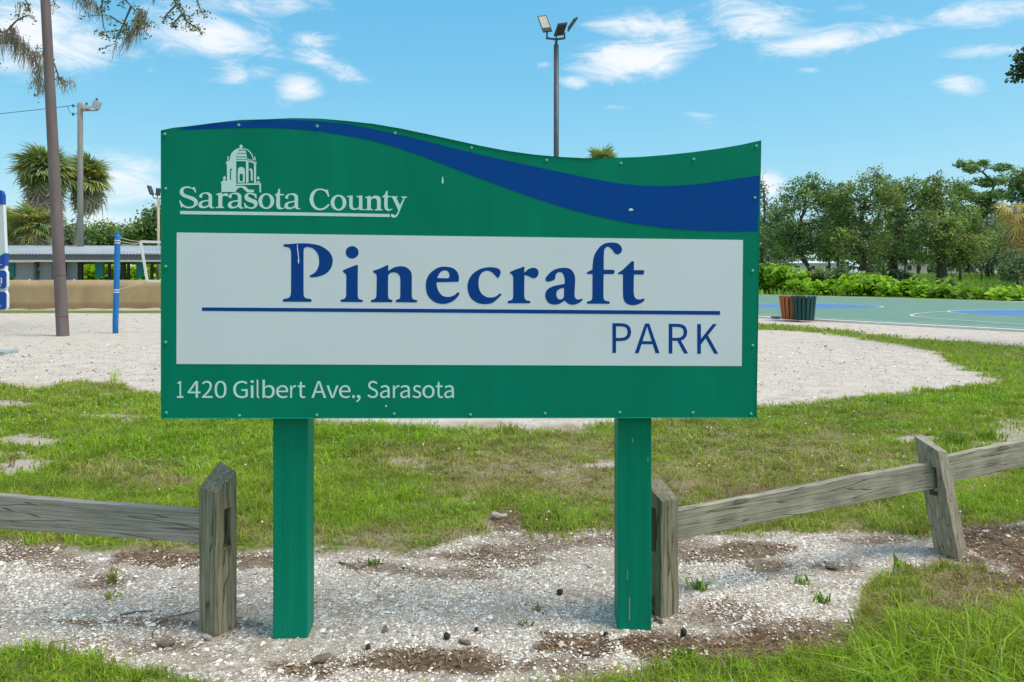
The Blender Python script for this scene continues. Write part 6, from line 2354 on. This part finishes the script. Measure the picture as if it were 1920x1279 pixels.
PAL = [(.84, .765, .67), (.76, .665, .555), (.64, .53, .425), (.45, .355, .265), (.70, .585, .455)]
LEAFL = [(.16, .11, .07), (.24, .17, .11), (.34, .26, .18)]
parts = [chips(5000, 2.3, 4.9, .007, .013, lambda c, X, Y: c['shell'] * .8, PAL, [.40, .26, .12, .08, .14]), chips(26000, 8.5, 30, .010, .028, lambda c, X, Y: c['sand'] * .5 * sstep(-.1, .4, fbm(X * .8, Y * .8, 3)), LEAFL, [.3, .35, .35]), chips(150000, 2.3, 4.7, 0.0034, .0085, lambda c, X, Y: np.clip(c['shell'] * (.22 + .78 * sstep(-.30, .30, fbm(X * 3, Y * 3, 3))), 0, 1), PAL, [.40, .24, .14, .10, .12], -.0005),
         chips(26000, 2.3, 5.2, .003, .007, lambda c, X, Y: .16 * np.clip(c['brown'] + c['lawn'] * .15 + (1 - c['grass']) * .3, 0, 1), PAL, [.4, .25, .15, .1, .1]),
         chips(30000, 8.5, 16, .008, .020, lambda c, X, Y: c['sand'] * .5, PAL + [(.22, .19, .16)], [.30, .2, .12, .10, .10, .18])]
off = 0
VV, FF, C5 = [], [], []
for V, Fc, C4 in parts:
    VV.append(V)
    FF.append(Fc + off)
    C5.append(C4)
    off += len(V)
tag(link('shell_gravel', mesh_np('shell_gravel', np.concatenate(VV), np.concatenate(FF), np.concatenate(C5)), M_SHELL), 'crushed white shell spread over the ground round the posts', None, None, 'stuff')

# dry straw, bark crumbs and dead stems
M_LITTER = leaf_mat('litter', 0, .9, spec=.05)
rngl = np.random.default_rng(61)
X, Yy = sample(90000, 2.3, 5.6, rngl)
c = cover(X, Yy)
k = rngl.random(len(X)) < np.clip(.75 * c['brown'] + .10 * c['dry'] * c['grass'] + .02 * c['shell'] + .05 * (1 - c['grass']) * (1 - c['shell']), 0, 1)
X, Yy = X[k], Yy[k]
n = len(X)
a = rngl.uniform(0, 2 * np.pi, n)
Ls = rngl.uniform(.004, .020, n) * (1 + (rngl.random(n) < .06) * 1.6)
ws = rngl.uniform(.0008, .0022, n)
Z = ground_z(X, Yy) + rngl.uniform(.001, .008, n)
dz = rngl.normal(size=n) * .18 * Ls
dx, dy = np.cos(a) * Ls, np.sin(a) * Ls
sx, sy = -np.sin(a) * ws, np.cos(a) * ws
V = np.stack([np.stack([X - dx - sx, Yy - dy - sy, Z - dz], 1), np.stack([X - dx + sx, Yy - dy + sy, Z - dz + ws], 1), np.stack([X + dx + sx, Yy + dy + sy, Z + dz], 1), np.stack([X + dx - sx, Yy + dy - sy, Z + dz + ws], 1)], 1).reshape(-1, 3)
i = np.arange(n)[:, None] * 4
Fc = np.concatenate([i + np.array([[0, 3, 1]]), i + np.array([[1, 3, 2]])], 1).reshape(-1, 3)
pl_ = np.array([(.16, .095, .055), (.24, .16, .10), (.30, .21, .13), (.10, .065, .045), (.38, .30, .19)])
colL = pl_[rngl.integers(0, 5, n)] * (1 + rngl.normal(size=(n, 1)) * .15)
tag(link('dry_litter', mesh_np('dry_litter', V, Fc, np.repeat(np.clip(colL, .01, .7), 4, 0)), M_LITTER), 'brown straw and bark crumbs lying on the bare soil', None, None, 'stuff')


# ------------------------------------------------------------------ small things lying about
M_DARKB = tex_mat('seed_ball', [(.3, (.03, .024, .024)), (.7, (.075, .058, .055))], scale=60, rough=.9, bump=.5)
M_BARKCHIP = tex_mat('bark_chip', [(.3, (.11, .085, .065)), (.7, (.24, .19, .15))], scale=30, rough=.9, bump=.5)
M_STONE = tex_mat('pale_stone', [(.3, (.34, .29, .25)), (.7, (.50, .45, .40))], scale=24, rough=.9, bump=.3)


def pebble(name, cat, label, px, py, wpx, hpx, mat, group=None, seed=0, spiky=0.0):
    g = gnd(px, py)
    k_ = g.y / F
    rx, rz = wpx * k_ / 2, hpx * k_ / 2
    bm = bmesh.new()
    bmesh.ops.create_icosphere(bm, subdivisions=3, radius=1)
    rr = random.Random(seed)
    for v in bm.verts:
        n = v.co.copy()
        f = 1 + .16 * math.sin(n.x * 3.1 + seed) * math.cos(n.y * 2.7 + seed) + rr.uniform(-.03, .03) + spiky * rr.uniform(-.14, .14)
        q_ = n.z if spiky else (max(-1, min(1, n.z * 2.2)) * (.55 + .2 * math.sin(n.x * 4 + seed)))
        v.co = Vector((n.x * rx * f, n.y * rx * (.8 if spiky else .45) * f, q_ * rz * f))
    me = bpy.data.meshes.new(name)
    bm.to_mesh(me)
    bm.free()
    smooth(me)
    o = link(name, me, mat, None, (g.x, g.y, gz(g.x, g.y) + rz * .75))
    o.rotation_euler = (0, rr.uniform(-.2, .2), rr.uniform(0, 3))
    return tag(o, label, cat, group)


for i_, (px, py, w, h, lab) in enumerate(((838, 1199, 13, 13, 'dark round seed ball on the shell midway between the sign posts'), (1050, 1113, 12, 12, 'dark round seed ball left of the right sign post'),
                                         (1282, 1187, 13, 13, 'dark round seed ball just right of the right sign post foot'), (1136, 1190, 9, 8, 'small dark seed ball at the left of the right sign post foot'),
                                         (690, 1216, 12, 10, 'reddish dark seed ball right of the left sign post foot'), (893, 1183, 10, 8, 'small brown seed ball in the middle of the shell'))):
    pebble('seed_ball', 'seed ball', lab, px, py, w, h, M_DARKB, 'seed balls on the shell gravel', i_, 1.0)
for i_, (px, py, w, h, lab) in enumerate(((311, 1209, 34, 14, 'flat dark bark chip on the shell below the left fence post'), (604, 1236, 44, 13, 'flat grey-brown bark chip in front of the left sign post'), (872, 1208, 26, 9, 'small grey bark chip near the middle seed ball'),
                                         (1560, 1066, 26, 8, 'dark flat bark chip left of the leaning post'), (722, 1182, 22, 8, 'small flat bark chip between the sign posts'))):
    pebble('bark_chip', 'bark chip', lab, px, py, w, h, M_BARKCHIP, 'bark chips on the shell gravel', 20 + i_, 0)
pebble('stone', 'stone', 'pale flat stone at the edge of the lawn behind the sign posts', 936, 972, 34, 14, M_STONE, None, 41)
pebble('stone', 'stone', 'small reddish stone at the foot of the right-hand fence post', 1236, 1163, 22, 9, M_BARKCHIP, None, 42)
pebble('stone', 'stone', 'small pale stone at the foot of the left fence post', 388, 1196, 24, 10, M_STONE, None, 43)


def twig(label, pts_px, r, seed=0):
    rr = random.Random(seed)
    g0 = gnd(*pts_px[0])
    m_ = MB()
    pts = []
    for p in pts_px:
        g = gnd(*p)
        pts.append(Vector((g.x - g0.x, g.y - g0.y, gz(g.x, g.y) + r + rr.uniform(0, .006))))
    m_.tube(pts, [r, r * .9, r * .7, r * .4][:len(pts)] + [r * .4] * max(0, len(pts) - 4), 6)
    mid_p = pts[len(pts) // 2]
    m_.tube([mid_p, mid_p + Vector((rr.uniform(-.03, .03), rr.uniform(.01, .04), .012))], [r * .6, r * .3], 5)
    o = m_.build('twig', M_BARKCHIP, None, True, 0, (g0.x, g0.y, 0))
    return tag(o, label, 'twig', 'twigs on the ground')


twig('dark bent twig on the shell just right of the left sign post', [(636, 1057), (650, 1062), (664, 1067), (676, 1071)], .0055, 1)
twig('thin curved twig lying left of the left fence post', [(300, 1170), (318, 1160), (345, 1153), (372, 1146)], .0035, 2)
twig('short dark twig between the fence post and the lawn at the left', [(340, 1068), (355, 1062), (372, 1058)], .004, 3)
twig('thin twig on the shell left of the bark chip', [(225, 1155), (255, 1149), (288, 1147)], .003, 4)
twig('thin dry twig on the brown soil at the bottom middle', [(760, 1252), (800, 1244), (850, 1238), (900, 1236)], .003, 5)
twig('dry twig on the brown soil at the lower right', [(1120, 1212), (1160, 1200), (1210, 1196), (1250, 1190)], .003, 6)
twig('long dry stem across the brown soil at the right edge', [(1840, 1000), (1870, 1015), (1905, 1030), (1930, 1042)], .004, 7)


def weed(label, px, py, h_px, n, spread, col, seed, group='small weeds on bare ground', width=.012, name='weed'):
    rng = np.random.default_rng(300 + seed)
    g = gnd(px, py)
    k_ = g.y / F
    h = h_px * k_
    X = rng.normal(size=n) * spread * .3
    Y_ = rng.normal(size=n) * spread * .3
    cl = np.clip(np.array([col]) * (1 + rng.normal(size=(n, 1)) * .2), .01, .7)
    V, Fc, C4 = blades(X, Y_, np.zeros(n), h * rng.uniform(.6, 1.2, n), np.full(n, width) * rng.uniform(.7, 1.3, n), np.abs(rng.normal(.7, .35, n)), cl, rng)
    o = link(name, mesh_np(name, V, Fc, C4), M_GRASS, None, (g.x, g.y, gz(g.x, g.y)))
    return tag(o, label, 'weed', group)


GR = (.20, .34, .05)
weed('small green weed on the shell right of the right-hand fence post', 1314, 1104, 26, 26, .05, (.24, .33, .08), 1)
weed('tiny green weed on bare sand left of the leaning post', 1505, 1092, 16, 14, .05, GR, 2)
weed('small weed on the shell below the middle of the right fence rail', 1545, 1128, 20, 18, .05, GR, 3)
weed('bright broad weed standing left of the leaning post foot', 1690, 1068, 26, 16, .05, (.26, .42, .04), 4, width=.02)
weed('yellow-green weed on the shell left of the fence post', 212, 1092, 30, 12, .04, (.30, .30, .10), 5)
weed('small yellowish weed on the shell at the left', 208, 1122, 14, 12, .06, (.28, .30, .08), 6)
weed('low green weed patch beside the dark twig', 700, 1058, 12, 24, .06, (.15, .22, .04), 7)
weed('tiny weed in the middle of the shell gravel', 1010, 1142, 10, 14, .06, (.20, .24, .07), 8)
weed('tiny weed on the shell in front of the right sign post', 990, 1174, 9, 12, .05, (.22, .25, .08), 9)
weed('bright weed at the edge of the grass below the right sign post', 1283, 1240, 30, 30, .07, (.15, .30, .03), 10, width=.014)
weed('spiky pale green tuft in the sand left of the sign', 212, 714, 30, 13, .10, (.46, .52, .18), 11, width=.020, name='grass_tuft')
weed('spiky grass tuft on bare ground right of the leaning post top', 1785, 832, 26, 60, .16, (.14, .27, .02), 12, width=.012, name='grass_tuft')
weed('second spiky tuft nearer the right rail', 1840, 852, 20, 50, .16, (.13, .25, .03), 13, width=.011, name='grass_tuft')
weed('bright wide tuft on bare ground above the right rail', 1850, 826, 24, 80, .20, (.17, .27, .03), 14, width=.012, name='grass_tuft')
weed('small brown tuft at the left edge of the shell patch', 25, 872, 28, 10, .06, (.28, .22, .12), 15, width=.008, name='grass_tuft')
